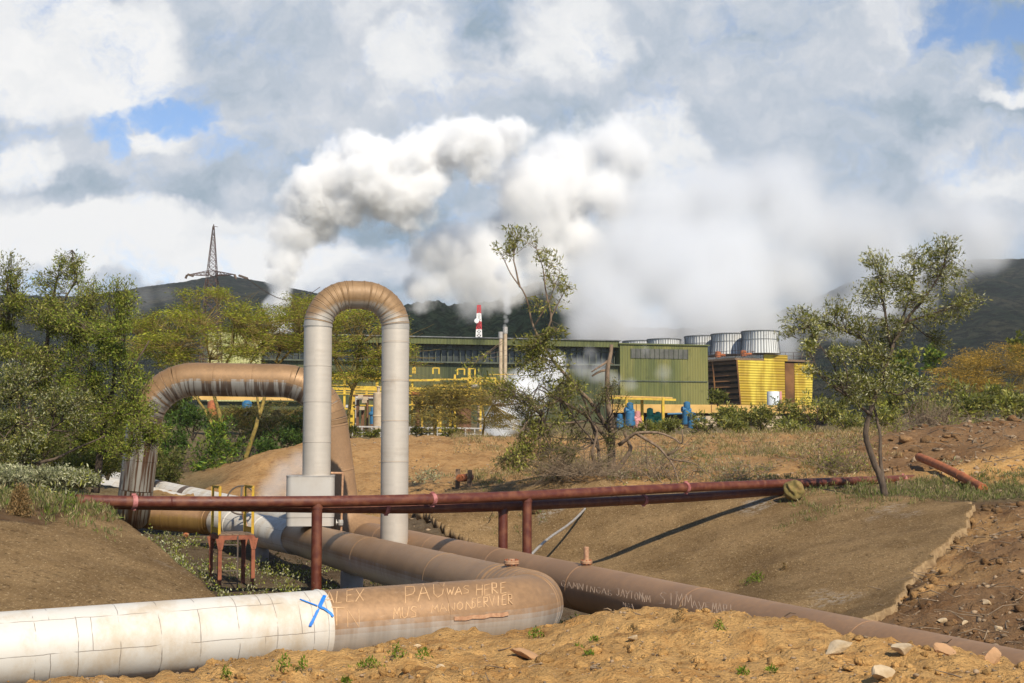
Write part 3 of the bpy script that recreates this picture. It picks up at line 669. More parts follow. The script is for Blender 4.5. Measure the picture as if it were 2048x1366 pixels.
# -- splayed loop behind
D3 = 1.0
zl = zc(67, D3)
G0 = P(262, 1075, zl - .6); Gt0 = P(299, 757, zl); Gt1 = P(651, 763, zl + .2); G1 = P(693, 1085, zl + 1.2)
path3 = fillet([F1 + (E1 - F1) * .02, P(266, 1030, zl - .3), Gt0, Gt1, P(690, 1056, zl + .3), P(775, 1072, zl - .6)], [.75, 1.5, 1.5, .7], 16); S3 = arclen(path3); L3 = S3[-1]
loop3 = thing('splayed_expansion_loop', 'rust streaked expansion loop with splayed legs and flat top, behind the tall narrow arch', 'pipe loop', G0)
r3 = D3 / 2
pipe_section('foot_elbow', path3, 0, S3[17], r3, MAT['splay_leg'], loop3, rings=[.25, .5, .75, S3[17] + .02], seg=44)
_h = [k for k in range(len(path3))]
# find where the top bends begin and end
zs = path3[:, 2]; zmax = zs.max(); b0 = next(k for k in _h if zs[k] > zmax - 1.55 and k > 17); b1 = max(k for k in _h if zs[k] > zmax - 1.55)
t0 = next(k for k in _h if zs[k] > zmax - .12); t1 = max(k for k in _h if zs[k] > zmax - .12)
pipe_section('leg', path3, S3[17], S3[b0], r3, MAT['splay_leg'], loop3, rings=[S3[17] + .9, S3[17] + 1.9, S3[17] + 2.9], seg=44)['label'] = 'silver leg streaked with dark rust'
pipe_section('elbow', path3, S3[b0], S3[t0], r3, MAT['splay'], loop3, rings=[S3[b0] + k * .20 for k in range(1, 10)], seg=44, ring_h=.014)
pipe_section('top_run', path3, S3[t0], S3[t1], r3, MAT['splay'], loop3, rings=[S3[t0] + .12, S3[t0] + 1.15, S3[t0] + 2.3, S3[t1] - .12], seg=44)
pipe_section('elbow', path3, S3[t1], S3[b1], r3, MAT['splay'], loop3, rings=[S3[t1] + k * .20 for k in range(1, 10)], seg=44, ring_h=.014)
pipe_section('leg', path3, S3[b1], L3, r3, MAT['brown_leg'], loop3, rings=[S3[b1] + .05, S3[b1] + 1.4], seg=44)['label'] = 'brown leg in the shade of the tall arch'

# -- second pipeline: the long brown one running to the right edge
def p2(u): d = 69 + .0726 * (u - 790); return P(u, 1094 + .2305 * (u - 790), zc(d))
B0 = P(215, 951, zc(40)); B1 = P(697, 1066, zc(58)); E2 = p2(2500)
path2 = fillet([P(120, 940, zc(37)), B1, E2], [1.6], 12); S2 = arclen(path2); L2 = S2[-1]
s0 = s_at_u(path2, 600)
pipe2 = thing('brown_steam_pipeline', 'long dusty brown steam pipeline scratched with names, passing behind the sharp bend', 'pipeline', B1)
pipe_section('white_cladding', path2, 0, s0, .45, MAT['white'], pipe2, rings=[s0 * .45, s0 * .62])
for uu in (318, 372): 
    s = s_at_u(path2, uu); pipe_section('dark_band', path2, s, s + .55, .458, MAT['steel'], pipe2)
ring2 = [s0 + 3.1 + k * 4.6 for k in range(7)]
pipe_section('brown_cladding', path2, s0, L2, .45, MAT['brown_all'], pipe2, rings=ring2, ring_h=.006)
c20, c21 = p2(800), p2(2400)
scratch([('GAMNINGAB', 1122, 1172, 9.5, 12, .20), ('JAYTON', 1232, 1192, 7.5, 15, .18), ('WM', 1283, 1202, 8, 14, .18), ('NGA', 1246, 1214, 6, 9, .18),
         ('SIMM', 1318, 1207, 14, 24, .10), ('AVE', 1384, 1217, 11, 16, .14), ('MARI', 1424, 1224, 9, 20, .14)], c20, c21, .45, MAT['chalk'], pipe2, .011)
nozzle(path2, 1173, 1112, pipe2, True)
saddle(path2, 1010, pipe2); saddle(path2, 820, pipe2); saddle(path2, 1700, pipe2)
# -- third white line beside it
pathA = np.array([P(150, 966, zc(42.5)), P(238, 981, zc(44.5)), P(560, 1060, zc(51.5))]); pathA = fillet(list(pathA), [2.0], 8)
lineA = thing('white_steam_pipeline', 'short white steam line seen between the rusty leg and the yellow rails', 'pipeline', pathA[0])
pipe_section('white_cladding', pathA, 0, arclen(pathA)[-1], .45, MAT['white'], lineA, rings=[3, 7, 11])

# -- tall narrow arch carrying over from the front line to the second line
ZL = 36.7
arch = thing('crossover_pipe_arch', 'tall narrow upside-down U of pale cladding with brown ribbed top', 'pipe loop', P(633, 950, ZL))
l0 = P(633, 950, ZL); r0 = P(788.5, 1062, ZL + .35); topz = P(714, 585, ZL)[2]
Lb = np.array([l0[0], l0[1], l0[2] - .4]); Lt = np.array([l0[0], l0[1], topz]); Rt = np.array([r0[0], r0[1], topz]); Rb = np.array([r0[0], r0[1], r0[2] - .5])
pathU = fillet([Lb, Lt, Rt, Rb], [.86, .86], 26); SU = arclen(pathU); rU = .362
e0, e1 = SU[1], SU[27]; e2, e3 = SU[28], SU[54]
def s_leg(z, left=True): return (z - Lb[2]) if left else SU[-1] - (z - Rb[2])
zl_ = [P(633, v, ZL)[2] for v in (652, 731, 803, 884)]; zr_ = [P(790, v, ZL)[2] for v in (681, 760, 842, 924, 1000)]
pipe_section('leg', pathU, 0, e0 - .02, rU, MAT['loop'], arch, rings=[s_leg(z) for z in zl_], ring_h=.007)
pipe_section('leg', pathU, e3 + .03, SU[-1], rU, MAT['loop'], arch, rings=[s_leg(z, False) for z in zr_], ring_h=.007)
pipe_section('ribbed_bend', pathU, e0 - .02, e3 + .03, rU + .006, cladding('ribbed_bend_cladding', (.245, .15, .072), (.45, .41, .355), .15, .75, .35, .42, calm=.3, zgrad=(topz - l0[2] - .95, topz - l0[2] + .15)), arch, rings=[e0 + .02 + k * (e1 - e0) / 10 for k in range(11)] + [e2 + .02 + k * (e3 - e2) / 10 for k in range(11)], ring_h=.012, ring_w=.03, seg=48)
# valve box round the foot of the left leg
ex = np.array([1.0, 0.12, 0]); ex /= np.linalg.norm(ex); ey = np.array([-ex[1], ex[0], 0])
zt, zb = P(612, 953, ZL)[2], P(612, 1052, ZL - .4)[2]
cb = np.array([(P(619, 1000, ZL))[0], l0[1] + .30, 0])
def rounded(cx, w, d, z0, z1, r_=.14, n=5):
    out = []
    for sx, sy, a0 in ((1, -1, -90), (1, 1, 0), (-1, 1, 90), (-1, -1, 180)):
        for k in range(n + 1):
            a = R(a0 + 90 * k / n); out.append(cx + ex * (sx * (w / 2 - r_) + r_ * math.cos(a)) + ey * (sy * (d / 2 - r_) + r_ * math.sin(a)))
    lo = [q + np.array([0, 0, z0]) for q in out]; hi = [q + np.array([0, 0, z1]) for q in out]; m = len(out)
    return lo + hi, [tuple(range(m))[::-1], tuple(range(m, 2 * m))] + [(k, (k + 1) % m, m + (k + 1) % m, m + k) for k in range(m)]
m = MB(); m.add(*rounded(cb, 1.22, 1.5, zb + .22, zt)); m.build('valve_box', MAT['box'], arch, smooth=True, sharp=30)
m = MB(); m.add(*rounded(cb, 1.20, 1.48, zb, zb + .21)); m.build('box_base', MAT['box'], arch, smooth=True, sharp=30)
m = MB(); m.add(*rounded(cb, 1.24, 1.52, zt + .003, zt + .03)); m.build('box_lid', MAT['galv'], arch, smooth=True, sharp=30)
m = MB(); m.tube([P(662, 946, ZL - .1), P(686, 946.5, ZL - .1)], .03, 8); m.tube([P(685.5, 945, ZL - .1), P(682, 1075, ZL - .1)], .028, 8)
bp = m.build('bypass_pipe', MAT['tan_valve'], arch, smooth=True, sharp=40)
m = MB(); c = P(681.5, 1045, ZL - .12); m.lathe(c - np.array([0, 0, .07]), [(.06, 0), (.07, .07), (.06, .14)], 10); m.bar(c, c + np.array([-.11, -.02, 0]), .03); m.lathe(c + np.array([-.12, -.02, 0]), [(.08, 0), (.08, .02)], 12, axis=(1, .2, 0))
m.build('bypass_valve', MAT['galv'], arch)

# -- rust-red pair
def red_line(pts, label, posts, clamps, name='red_pipe', rad=.125):
    path = np.array([P(*q) for q in pts]); t_ = thing(name, label, 'pipe', path[0], 'red pipes across the trench')
    s = arclen(path); at = np.linspace(0, s[-1], 60); pp = resample(path, at); kern = np.array([.25, .5, .25])
    for _ in range(6): pp[1:-1] = pp[:-2] * .25 + pp[1:-1] * .5 + pp[2:] * .25
    pipe_section('pipe_run', pp, 0, arclen(pp)[-1], rad, MAT['red'], t_, rings=[k * 5.9 + 2 for k in range(5)], seg=24, ring_h=.006)
    for u, w in posts:
        p = resample(pp, [s_at_u(pp, u)])[0]; g = float(gz(p[0], p[1])[0]) - .4; m = MB()
        m.tube([(p[0], p[1], g), (p[0], p[1], p[2] - rad * .3)], w, 20)
        o = m.build('post', MAT['red'], t_, smooth=True, sharp=40); m = MB(); m.lathe((p[0], p[1], p[2] - rad * 1.25), [(w * 1.12, 0), (w * 1.12, .05)], 20); m.build('collar', MAT['red'], o, smooth=True, sharp=40)
    for u in clamps:
        sx = s_at_u(pp, u); q = resample(pp, [sx - .05, sx + .05]); m = MB(); m.tube(q, rad + .018, 22)
        m.bar(q.mean(0) + np.array([0, 0, rad]), q.mean(0) + np.array([0, 0, rad + .05]), .09, .05); m.bar(q.mean(0) - np.array([0, 0, rad]), q.mean(0) - np.array([0, 0, rad + .05]), .09, .05)
        m.build('clamp', MAT['pink'], t_, smooth=True, sharp=40)
    return t_
red_line([(150, 1001, 29.0), (200, 1004, 29.4), (400, 1004.5, 30.3), (640, 1003.5, 31.3), (860, 999, 32.8), (1050, 992, 34.6), (1370, 975, 38.3), (1600, 966, 41.3), (1850, 957, 44.5)],
         'upper of the two rust-red pipes spanning the trench, sunlit, on two posts', [(634, .118), (1054, .115)], [268, 865, 1372, 1806])
red_line([(180, 1006, 29.7), (500, 1012, 31.15), (640, 1015, 31.85), (840, 1017, 33.2), (1050, 1011, 35.1), (1189, 1004.5, 36.6), (1378, 995, 38.9), (1529, 984, 40.8), (1640, 977, 42.2)],
         'lower rear rust-red pipe in the shadow of the upper one', [(1006, .115)], [772, 1287])
# ---------------------------------------------------------------- small site things
def platform():
    a = P(440, 1072, 33.2); w = np.array([.72, .30, 0]); d = np.array([-.40, .93, 0]); zt = a[2]; z0 = float(gz(a[0], a[1])[0]) - .15
    a = np.array([a[0], a[1], 0]); t_ = thing('access_platform', 'small rust-red access platform with two yellow hand rails and a ladder', 'platform', (a[0], a[1], z0 + .15))
    cs = [a, a + w, a + w + d, a + d]; wu, du = unit(w), unit(d)
    for c in cs:
        m = MB(); b = c + np.array([0, 0, zt - .03]); m.bar((c[0], c[1], z0), b, .085, .085, up=(wu[0], wu[1], 0)); m.build('leg', MAT['rust_frame'], t_)
        m = MB(); o = b - wu * .10 - du * .05 + np.array([0, 0, -.30]); f0 = c + np.array([0, 0, zt - .32]) - du * .056
        m.add([f0 + wu * .05, f0 - wu * .05, f0 - wu * .11 + [0, 0, .26], f0 + wu * .11 + [0, 0, .26], f0 + wu * .05 + du * .012, f0 - wu * .05 + du * .012, f0 - wu * .11 + du * .012 + [0, 0, .26], f0 + wu * .11 + du * .012 + [0, 0, .26]],
              [(0, 1, 2, 3), (7, 6, 5, 4), (0, 4, 5, 1), (1, 5, 6, 2), (2, 6, 7, 3), (3, 7, 4, 0)])
        for k in (-.05, .05):
            for h in (.06, .16, .22): q = f0 + wu * k * (h * 3) + np.array([0, 0, h]); m.lathe(q, [(.012, -.012), (.012, 0)], 6, axis=du)
        m.build('gusset_plate', MAT['rust_frame'], t_)
    m = MB()
    for i in range(4): p, q = cs[i] + [0, 0, zt - .045], cs[(i + 1) % 4] + [0, 0, zt - .045]; m.bar(p, q, .05, .10)
    m.build('deck_frame', MAT['rust_frame'], t_)
    m = MB()
    for k in range(5): m = MB(); o = cs[0] + w * (k / 5.0 + .01) + [0, 0, zt + .012] - wu * .02; m.frame_box(o, w / 5.3, d * 1.04, (0, 0, .03)); m.build('deck_plank', MAT['deck'], t_)
    for c in (cs[0], cs[1]):
        m = MB(); h = np.array([0, 0, zt + 1.13]); p0, p1 = c + du * .06, c + d - du * .12
        m.bar(p0 + [0, 0, zt + .02], p0 + h, .06, .045); m.bar(p1 + [0, 0, zt + .02], p1 + h, .06, .045); m.bar(p0 + h - du * .03, p1 + h + du * .03, .045, .06)
        o = m.build('hand_rail', MAT['yellow_rail'], t_); m = MB(); m.frame_box(p0 + [0, 0, zt + .05] - wu * .01, p1 - p0, wu * .012, (0, 0, .13)); m.build('toe_board', MAT['yellow_rail'], o)
    m = MB(); l0, l1 = cs[0] + w * .10 - du * .07, cs[0] + w * .52 - du * .07
    m.bar(l1 + [0, 0, z0], l1 + [0, 0, zt], .03)
    o = m.build('ladder', MAT['steel'], t_)
    for k in range(4): h = np.array([0, 0, z0 + .25 + k * .30]); m = MB(); m.bar(l0 + h, l1 + h, .022); m.build('rung', MAT['steel'], o)
platform()

def handwheel():
    c = P(482, 1000, 40.5); t_ = thing('valve_handwheel', 'dark steel handwheel above the red pipe behind the yellow rails', 'valve', c)
    r_ = .40; m = MB(); a = np.linspace(0, 2 * math.pi, 33); m.tube([c + np.array([math.cos(q) * r_, math.sin(q) * r_ * .25, math.sin(q) * r_]) for q in a], .024, 8, False)
    for k in range(3): q = R(90 + 120 * k); m.bar(c, c + np.array([math.cos(q) * r_, math.sin(q) * r_ * .25, math.sin(q) * r_]), .05, .02)
    m.build('wheel', MAT['steel'], t_)
    m = MB(); m.bar(c, c + np.array([.12, .3, -.9]), .07); m.lathe(c + np.array([.22, .25, -.05]), [(.16, 0), (.18, .05), (.12, .12), (.13, .2)], 14); m.build('stem', MAT['tan_valve'], t_)
handwheel()

def conduit():
    a, b = P(1058, 1114, 35.2), P(1170, 1018, 43.6); t_ = thing('conduit', 'thin pale conduit lying up the brown slope beside the red post', 'conduit', a)
    m = MB(); pts = [a + (b - a) * k / 8 + np.array([0, 0, .05 * math.sin(k * .8)]) for k in range(9)]; m.tube(pts, .035, 8); m.build('conduit_run', MAT['galv'], t_, smooth=True, sharp=50)
conduit()

def stand():
    c = P(928, 960, 50); t_ = thing('pipe_stand', 'two weathered posts holding a rusty pipe end in front of the dirt bank', 'pipe stand', c)
    g = float(gz(c[0], c[1])[0]) - .3
    for u, v, l in ((916, 938, .02), (940, 940, .04)):
        p = P(u, v, 50); m = MB(); m.bar((p[0] - l, p[1], g), p, .16, .14); m.build('post', MAT['deck'], t_)
    m = MB(); m.tube([P(919, 956, 49.6), P(934, 955, 50.4), P(940, 955, 50.9)], [.13, .14, .14], 14); m.build('pipe_end', MAT['orange_rust'], t_, smooth=True, sharp=40)
stand()

def loose_pipe():
    a, b = P(1838, 914, 46.5), P(1966, 977, 40.0); t_ = thing('loose_pipe', 'orange rusted pipe leaning down the dark soil bank', 'pipe', b)
    pp = np.array([a + (b - a) * k / 10 + np.array([0, 0, .05 * math.sin(k / 10 * math.pi)]) for k in range(11)])
    pipe_section('pipe_run', pp, 0, arclen(pp)[-1], .135, MAT['orange_rust'], t_, rings=[4.5], seg=20, ring_h=.012)
loose_pipe()

def rock_mesh(seed, size, flat=.6):
    bm = bmesh.new(); bmesh.ops.create_icosphere(bm, subdivisions=3, radius=1); rnd = np.random.default_rng(seed)
    pl = [(unit(rnd.normal(size=3)), rnd.uniform(.45, .8)) for _ in range(11)]
    v = []
    for p in bm.verts:
        q = np.array(p.co)
        for n, h in pl:
            e = q @ n - h
            if e > 0: q = q - n * e * .92
        v.append(q)
    v = np.array(v) * np.array(size); v += rnd.normal(size=v.shape) * min(size) * .015
    f = [tuple(x.index for x in q.verts) for q in bm.faces]; bm.free(); return v, f
ROCKS = [(1676, 1300, 36, 16, 'pale angular rock, tilted on the yellow dirt beside the dusty pipe', 'rock', (0, -.5, .3)), (1806, 1300, 30, 13, 'flat pale stone half sunk in the crest under the dusty pipe', 'rock', (0, .1, 0)),
         (1890, 1304, 24, 15, 'brown tilted slab leaning on the crest', 'rock_tan', (.2, .5, .2)), (1762, 1352, 34, 18, 'flat whitish stone at the edge of the dirt', 'rock', (0, .15, .4)),
         (1986, 1318, 24, 22, 'rounded ochre boulder with a dark hollow on the crest', 'rock_tan', (0, 0, 0)), (1046, 1308, 38, 12, 'long tan slab lying on the dirt below the pipe bend', 'rock_tan', (0, .38, -.2)),
         (882, 1336, 11, 8, 'small pale stone in the dirt below the scratched names', 'rock', (0, 0, 0)), (2040, 1318, 12, 9, 'small white stone where the dusty pipe leaves the picture', 'rock', (0, 0, 0)), (833, 1292, 10, 6, 'small grey stone beside the green weeds under the brown cladding', 'rock', (0, 0, .3)),
         (1268, 1276, 13, 8, 'pale yellow stone set in the dirt mound', 'rock', (0, 0, 0)), (1975, 1206, 9, 7, 'round pale stone on the dark soil slope', 'rock', (0, 0, 0)), (1930, 1246, 9, 6, 'small white stone at the foot of the dark soil slope', 'rock', (0, 0, .5)), (1996, 1256, 12, 6, 'flat buff stone low on the dark soil slope', 'rock', (0, 0, .2)), (1885, 1240, 10, 6, 'whitish stone where the brown slope meets the dark soil', 'rock', (.1, 0, 0))]
for i, (u, v, a, b, lab, mt, rot) in enumerate(ROCKS):
    g = ground_at(u, v + 3); z = np.linalg.norm(g - np.array([0, 0, CZ])); s = z / F
    vv, ff = rock_mesh(40 + i, (a * s, a * s * .75, b * s)); o = mesh_obj('rock', vv, ff, MAT[mt], None, origin=None, smooth=True, sharp=22)
    o.location = [float(q) for q in g + np.array([0, 0, b * s * .35])]; o.rotation_euler = rot; tag(o, lab, 'rock')
def boulder():
    p = P(1590, 980, 40.2); bm = bmesh.new(); bmesh.ops.create_icosphere(bm, subdivisions=4, radius=1); vv = np.array([v.co[:] for v in bm.verts]); ff = [tuple(x.index for x in q.verts) for q in bm.faces]; bm.free()
    r_ = 1 + fbm(vv[:, 0] * 1.7 + vv[:, 2], vv[:, 1] * 1.7 - vv[:, 2] * 1.3, 3, 5) * .9; vv = vv * r_[:, None] * np.array([.29, .27, .28]); o = mesh_obj('boulder', vv, ff, MAT['moss'], smooth=True); o.location = [float(q) for q in p]; tag(o, 'round mossy boulder resting against the red pipe', 'boulder')
boulder()
def block():
    g = ground_at(372, 1078); vv, ff = rock_mesh(5, (.13, .1, .11)); o = mesh_obj('block', vv, ff, MAT['orange_rust'], smooth=True, sharp=20); o.location = [float(q) for q in g + np.array([0, 0, .1])]; tag(o, 'small orange block on the ground under the golden pipe', 'block')
block()

def pebbles():
    V, Fc, n0 = [], [], 0; base, bf = rock_mesh(9, (1, .8, .6)); bm = bmesh.new(); bmesh.ops.create_icosphere(bm, subdivisions=1, radius=1); ico = np.array([v.co[:] for v in bm.verts]); icf = np.array([[v.index for v in f.verts] for f in bm.faces]); bm.free()
    def drop(n, u0, u1, z0, z1, smin, smax):
        nonlocal n0
        us = RNG.uniform(u0, u1, n); z = RNG.uniform(z0, z1, n); x = (us - 1024) / F * z; g = gz(x, z)
        for xx, yy, zz in zip(x, z, g):
            s = smin * (smax / smin) ** (RNG.random() ** 2.5); q = ico * (1 + RNG.normal(size=(12, 1)) * .18) * np.array([s, s * RNG.uniform(.6, 1), s * RNG.uniform(.4, .8)])
            a = RNG.uniform(0, 6.3); c, si = math.cos(a), math.sin(a); q = q @ np.array([[c, -si, 0], [si, c, 0], [0, 0, 1]])
            V.append(q + np.array([xx, yy, zz + s * .15])); Fc.append(icf + n0); n0 += 12
    drop(3600, -100, 2150, 9, 20, .005, .030); drop(1000, 1780, 2150, 18, 36, .012, .07); drop(1300, 650, 1750, 44, 72, .02, .11); drop(500, 1750, 2150, 40, 56, .03, .13)
    tint = np.repeat(np.array([.27, .19, .115])[None] * RNG.uniform(.5, 1.25, (len(V), 1)), 12, 0)
    m, t, b = new_mat('pebble'); t.put(b.inputs['Base Color'], t.node('ShaderNodeVertexColor', layer_name='tint').outputs[0]); b.inputs['Roughness'].default_value = .95
    o = mesh_obj('pebbles', np.concatenate(V), np.concatenate(Fc), m, tint=tint); o['kind'] = 'stuff'
pebbles()
def dirt_clods():
    V, Fc, Tn, n0 = [], [], [], 0; bm = bmesh.new(); bmesh.ops.create_icosphere(bm, subdivisions=2, radius=1); ico = np.array([v.co[:] for v in bm.verts]); icf = np.array([[v.index for v in f.verts] for f in bm.faces]); bm.free()
    for n, u0, u1, z0, z1, smin, smax in ((2600, -100, 2150, 10, 19.5, .012, .09), (900, 1780, 2150, 19, 36, .02, .16), (700, 900, 1750, 45, 70, .04, .2), (420, 1780, 2150, 41, 57, .05, .28)):
        us = RNG.uniform(u0, u1, n); z = z0 + (z1 - z0) * RNG.random(n); x = (us - 1024) / F * z
        keep = fbm(x * .8, z * .8, 70, 3) > -.02; x, z = x[keep], z[keep]; b, c, r = ground_base(x, z, True); g = b + clods(x, z, r)
        for i in range(len(x)):
            s = smin * (smax / smin) ** (RNG.random() ** 3); q = ico * (1 + RNG.normal(size=(len(ico), 1)) * .16) * np.array([s, s * RNG.uniform(.6, 1), s * RNG.uniform(.4, .75)]); a = RNG.uniform(0, 6.3); ca, sa = math.cos(a), math.sin(a)
            V.append(q @ np.array([[ca, -sa, 0], [sa, ca, 0], [0, 0, 1]]) + np.array([x[i], z[i], g[i] + s * .1])); Fc.append(icf + n0); n0 += len(ico); Tn.append(np.repeat((c[i] * RNG.uniform(.72, 1.15))[None], len(ico), 0))
    o = mesh_obj('dirt_clods', np.concatenate(V), np.concatenate(Fc), MAT['soil'], tint=np.concatenate(Tn), smooth=True); o['kind'] = 'stuff'
dirt_clods()

def fallen_twigs():
    V, Fc, n0 = [], [], 0
    for n, u0, u1, z0, z1, L in ((170, 1780, 2150, 19, 36, .5), (110, 950, 1750, 45, 66, .9), (90, 1780, 2150, 41, 56, .9), (60, -60, 2100, 10, 18, .18)):
        for _ in range(n):
            u, z = RNG.uniform(u0, u1), RNG.uniform(z0, z1); p = on_ground(u, z); a = RNG.uniform(0, 6.3); l_ = L * RNG.uniform(.3, 1.2); d = np.array([math.cos(a), math.sin(a), RNG.uniform(-.05, .35)]) * l_; pts = np.array([p + [0, 0, .02], p + d * .5 + RNG.normal(size=3) * l_ * .10 + [0, 0, .02], p + d + [0, 0, .02]]); v, f = tube_geo(pts, np.array([1, .8, .4]) * .012 * (z / 26) ** .6, 4, False); V.append(v); Fc += [tuple(i + n0 for i in q) for q in f]; n0 += len(v)
    o = mesh_obj('fallen_twigs', np.concatenate(V), Fc, MAT['dry']); o['kind'] = 'stuff'
fallen_twigs()
# ---------------------------------------------------------------- trees and plants
def leaf_quads(pos, axis, ln, wd, cols, rng, droop=0.):
    """kite-shaped leaves: positions, pointing directions, lengths, widths"""
    n = len(pos); axis = axis / (np.linalg.norm(axis, axis=1)[:, None] + 1e-9)
    rnd = rng.normal(size=(n, 3)); side = np.cross(axis, rnd); side /= np.linalg.norm(side, axis=1)[:, None] + 1e-9
    ln = np.asarray(ln)[:, None] if np.ndim(ln) else ln; wd = np.asarray(wd)[:, None] if np.ndim(wd) else wd
    mid = pos + axis * ln * .45; nrm = np.cross(axis, side)
    v = np.stack([pos, mid + side * wd * .5 + nrm * wd * .15, pos + axis * ln, mid - side * wd * .5 + nrm * wd * .15], 1).reshape(-1, 3)
    f = np.arange(n * 4).reshape(n, 4); return v, f, np.repeat(cols, 4, 0)

def palette(n, cols, rng, var=.30):
    c = np.array(cols)[rng.integers(0, len(cols), n)]; return np.clip(c * (1 + rng.normal(size=(n, 1)) * var), .004, 1)

def twig_geo(V, Fc, pts, r0, r1, seg=3):
    n0 = sum(len(a) for a in V) if False else twig_geo.n
    v, f = tube_geo(pts, np.linspace(r0, r1, len(pts)), seg, False); V.append(v); Fc += [tuple(i + n0 for i in q) for q in f]; twig_geo.n += len(v)

def make_tree(name, label, cat, limbs, clumps, leaf=(.09, .024), cols=((.10, .11, .03),), group=None, bark='bark', seed=1, twig_r=.006, flat=False, lpt=12, root=None, twigs_pp=1., leafmat='leaf', up=.35, limb_noise=.05, shell=.45, fill=None, fill_n=0, fill_starts=()):
    """limbs: lists of (u, v, depth) with start and end thickness in metres; clumps: (u, v, depth, ru, rv, rdepth in metres, twigs)"""
    if fill: L_, C_ = fill_boughs(fill, fill_n, seed, starts=fill_starts); limbs = limbs + L_; clumps = clumps + C_
    rng = np.random.default_rng(seed); base = P(*limbs[0][0][0]) if root is None else np.array(root)
    t_ = thing(name, label, cat, base, group); V, Fc = [], []; twig_geo.n = 0; LP = []
    for pts, r0, r1 in limbs:
        q = np.array([P(*a) for a in pts]); s = arclen(q); at = np.linspace(0, s[-1], max(4, int(s[-1] / .22) + 2)); q = resample(q, at)
        k = np.linspace(0, 1, len(q)); w = np.stack([fbm(at * .9 + seed * 3.1, at * 0 + i * 7.7 + r0 * 91, i, 3) for i in range(3)], 1) * limb_noise * 6 * np.minimum(1, k * 4)[:, None] * min(1, s[-1] / 3)
        q = q + w; v, f = tube_geo(q, r0 + (r1 - r0) * k ** .8, 7 if r0 > .03 else 4, True); n0 = twig_geo.n; V.append(v); Fc += [tuple(i + n0 for i in g) for g in f]; twig_geo.n += len(v); LP.append(q)
    LP = np.concatenate(LP); pos, ax, tone = [], [], []
    for (u, v, z, ru, rv, rz, nt) in clumps:
        c = P(u, v, z); sx, sz = ru * z / F, rv * z / F; nt = int(nt * twigs_pp); d = np.linalg.norm(LP - c, axis=1); near = LP[np.argsort(d)[:max(3, len(LP) // 60 + 4)]]
        hub = near[rng.integers(0, len(near))]
        tw = rng.normal() * .10
        for k in range(nt):
            w = rng.normal(size=3); w = w / np.linalg.norm(w) * (shell + (1 - shell) * rng.random() ** .5); end = c + w * np.array([sx, rz, sz])
            a = near[rng.integers(0, len(near))]
            if np.linalg.norm(a - c) > 2.2 * max(sx, sz): a = c + (a - c) * .55 + rng.normal(size=3) * .1 * sx
            m_ = a * .45 + end * .55 + rng.normal(size=3) * .12 * np.array([sx, rz, sz]) + np.array([0, 0, (.15 if not flat else -.10) * sz])
            tt = np.linspace(0, 1, 6)[:, None]; pts = a * (1 - tt) ** 2 + 2 * m_ * tt * (1 - tt) + end * tt ** 2
            if k % 2 == 0 or flat: twig_geo(V, Fc, pts, twig_r * (1.6 if k % 5 == 0 else 1), twig_r * .4)
            kk = rng.uniform(.40, 1.02, lpt)[:, None]; q = a * (1 - kk) ** 2 + 2 * m_ * kk * (1 - kk) + end * kk ** 2; dr = end - m_
            dr = dr / (np.linalg.norm(dr) + 1e-6); sp = .05 if not flat else .22
            q = q + rng.normal(size=q.shape) * np.array([sp, sp, sp * (.9 if not flat else .22)]) * (1 if not flat else 1)
            pos.append(q); ax.append(dr[None] * .8 + rng.normal(size=q.shape) * .75 + np.array([0, 0, up])); tone.append(np.full(lpt, tw + rng.normal() * .10))
    mesh_obj('trunk', np.concatenate(V), Fc, MAT[bark], t_, smooth=True)
    if pos:
        pos, ax, tone = np.concatenate(pos), np.concatenate(ax), np.concatenate(tone); n = len(pos)
        if flat: ax[:, 2] *= .35
        col = palette(n, cols, rng) * (1 + tone)[:, None]; s = rng.uniform(.6, 1.25, n)
        v, f, c = leaf_quads(pos, ax, leaf[0] * s, leaf[1] * s, np.clip(col, .004, 1), rng); mesh_obj('crown', v, f, MAT[leafmat], t_, tint=c)
    return t_

OLIVE = ((.21, .215, .036), (.26, .25, .05), (.125, .14, .022), (.31, .285, .085), (.085, .10, .018)); BRIGHT = ((.20, .255, .028), (.14, .20, .022), (.255, .275, .05)); SILVER = ((.38, .38, .22), (.44, .42, .26), (.26, .27, .13))
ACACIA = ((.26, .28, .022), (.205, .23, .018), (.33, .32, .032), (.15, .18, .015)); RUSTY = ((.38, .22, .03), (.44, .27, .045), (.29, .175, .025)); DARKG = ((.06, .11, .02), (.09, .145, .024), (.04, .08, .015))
def fill_boughs(region, n, seed, r_=(20, 38), tw=34, starts=()):
    """more boughs inside an outline: limbs from the given fork points and a leafy clump at each end"""
    r2 = random.Random(seed); L, Cc = [], []
    for _ in range(n):
        u0, v0, u1, v1, z = region; u, v, zz = r2.uniform(u0, u1), r2.uniform(v0, v1), z + r2.uniform(-.9, .6); s0 = min(starts, key=lambda q: abs(q[0] - u) + .6 * abs(q[1] - v)); L.append(([s0, ((s0[0] + u) / 2 + r2.uniform(-14, 14), (s0[1] + v) / 2 + r2.uniform(-4, 18), (s0[2] + zz) / 2), (u, v, zz)], .030, .008)); q = r2.uniform(*r_); Cc.append((u, v, zz, q, q * .8, q * zz / F * 1.1, tw))
    return L, Cc

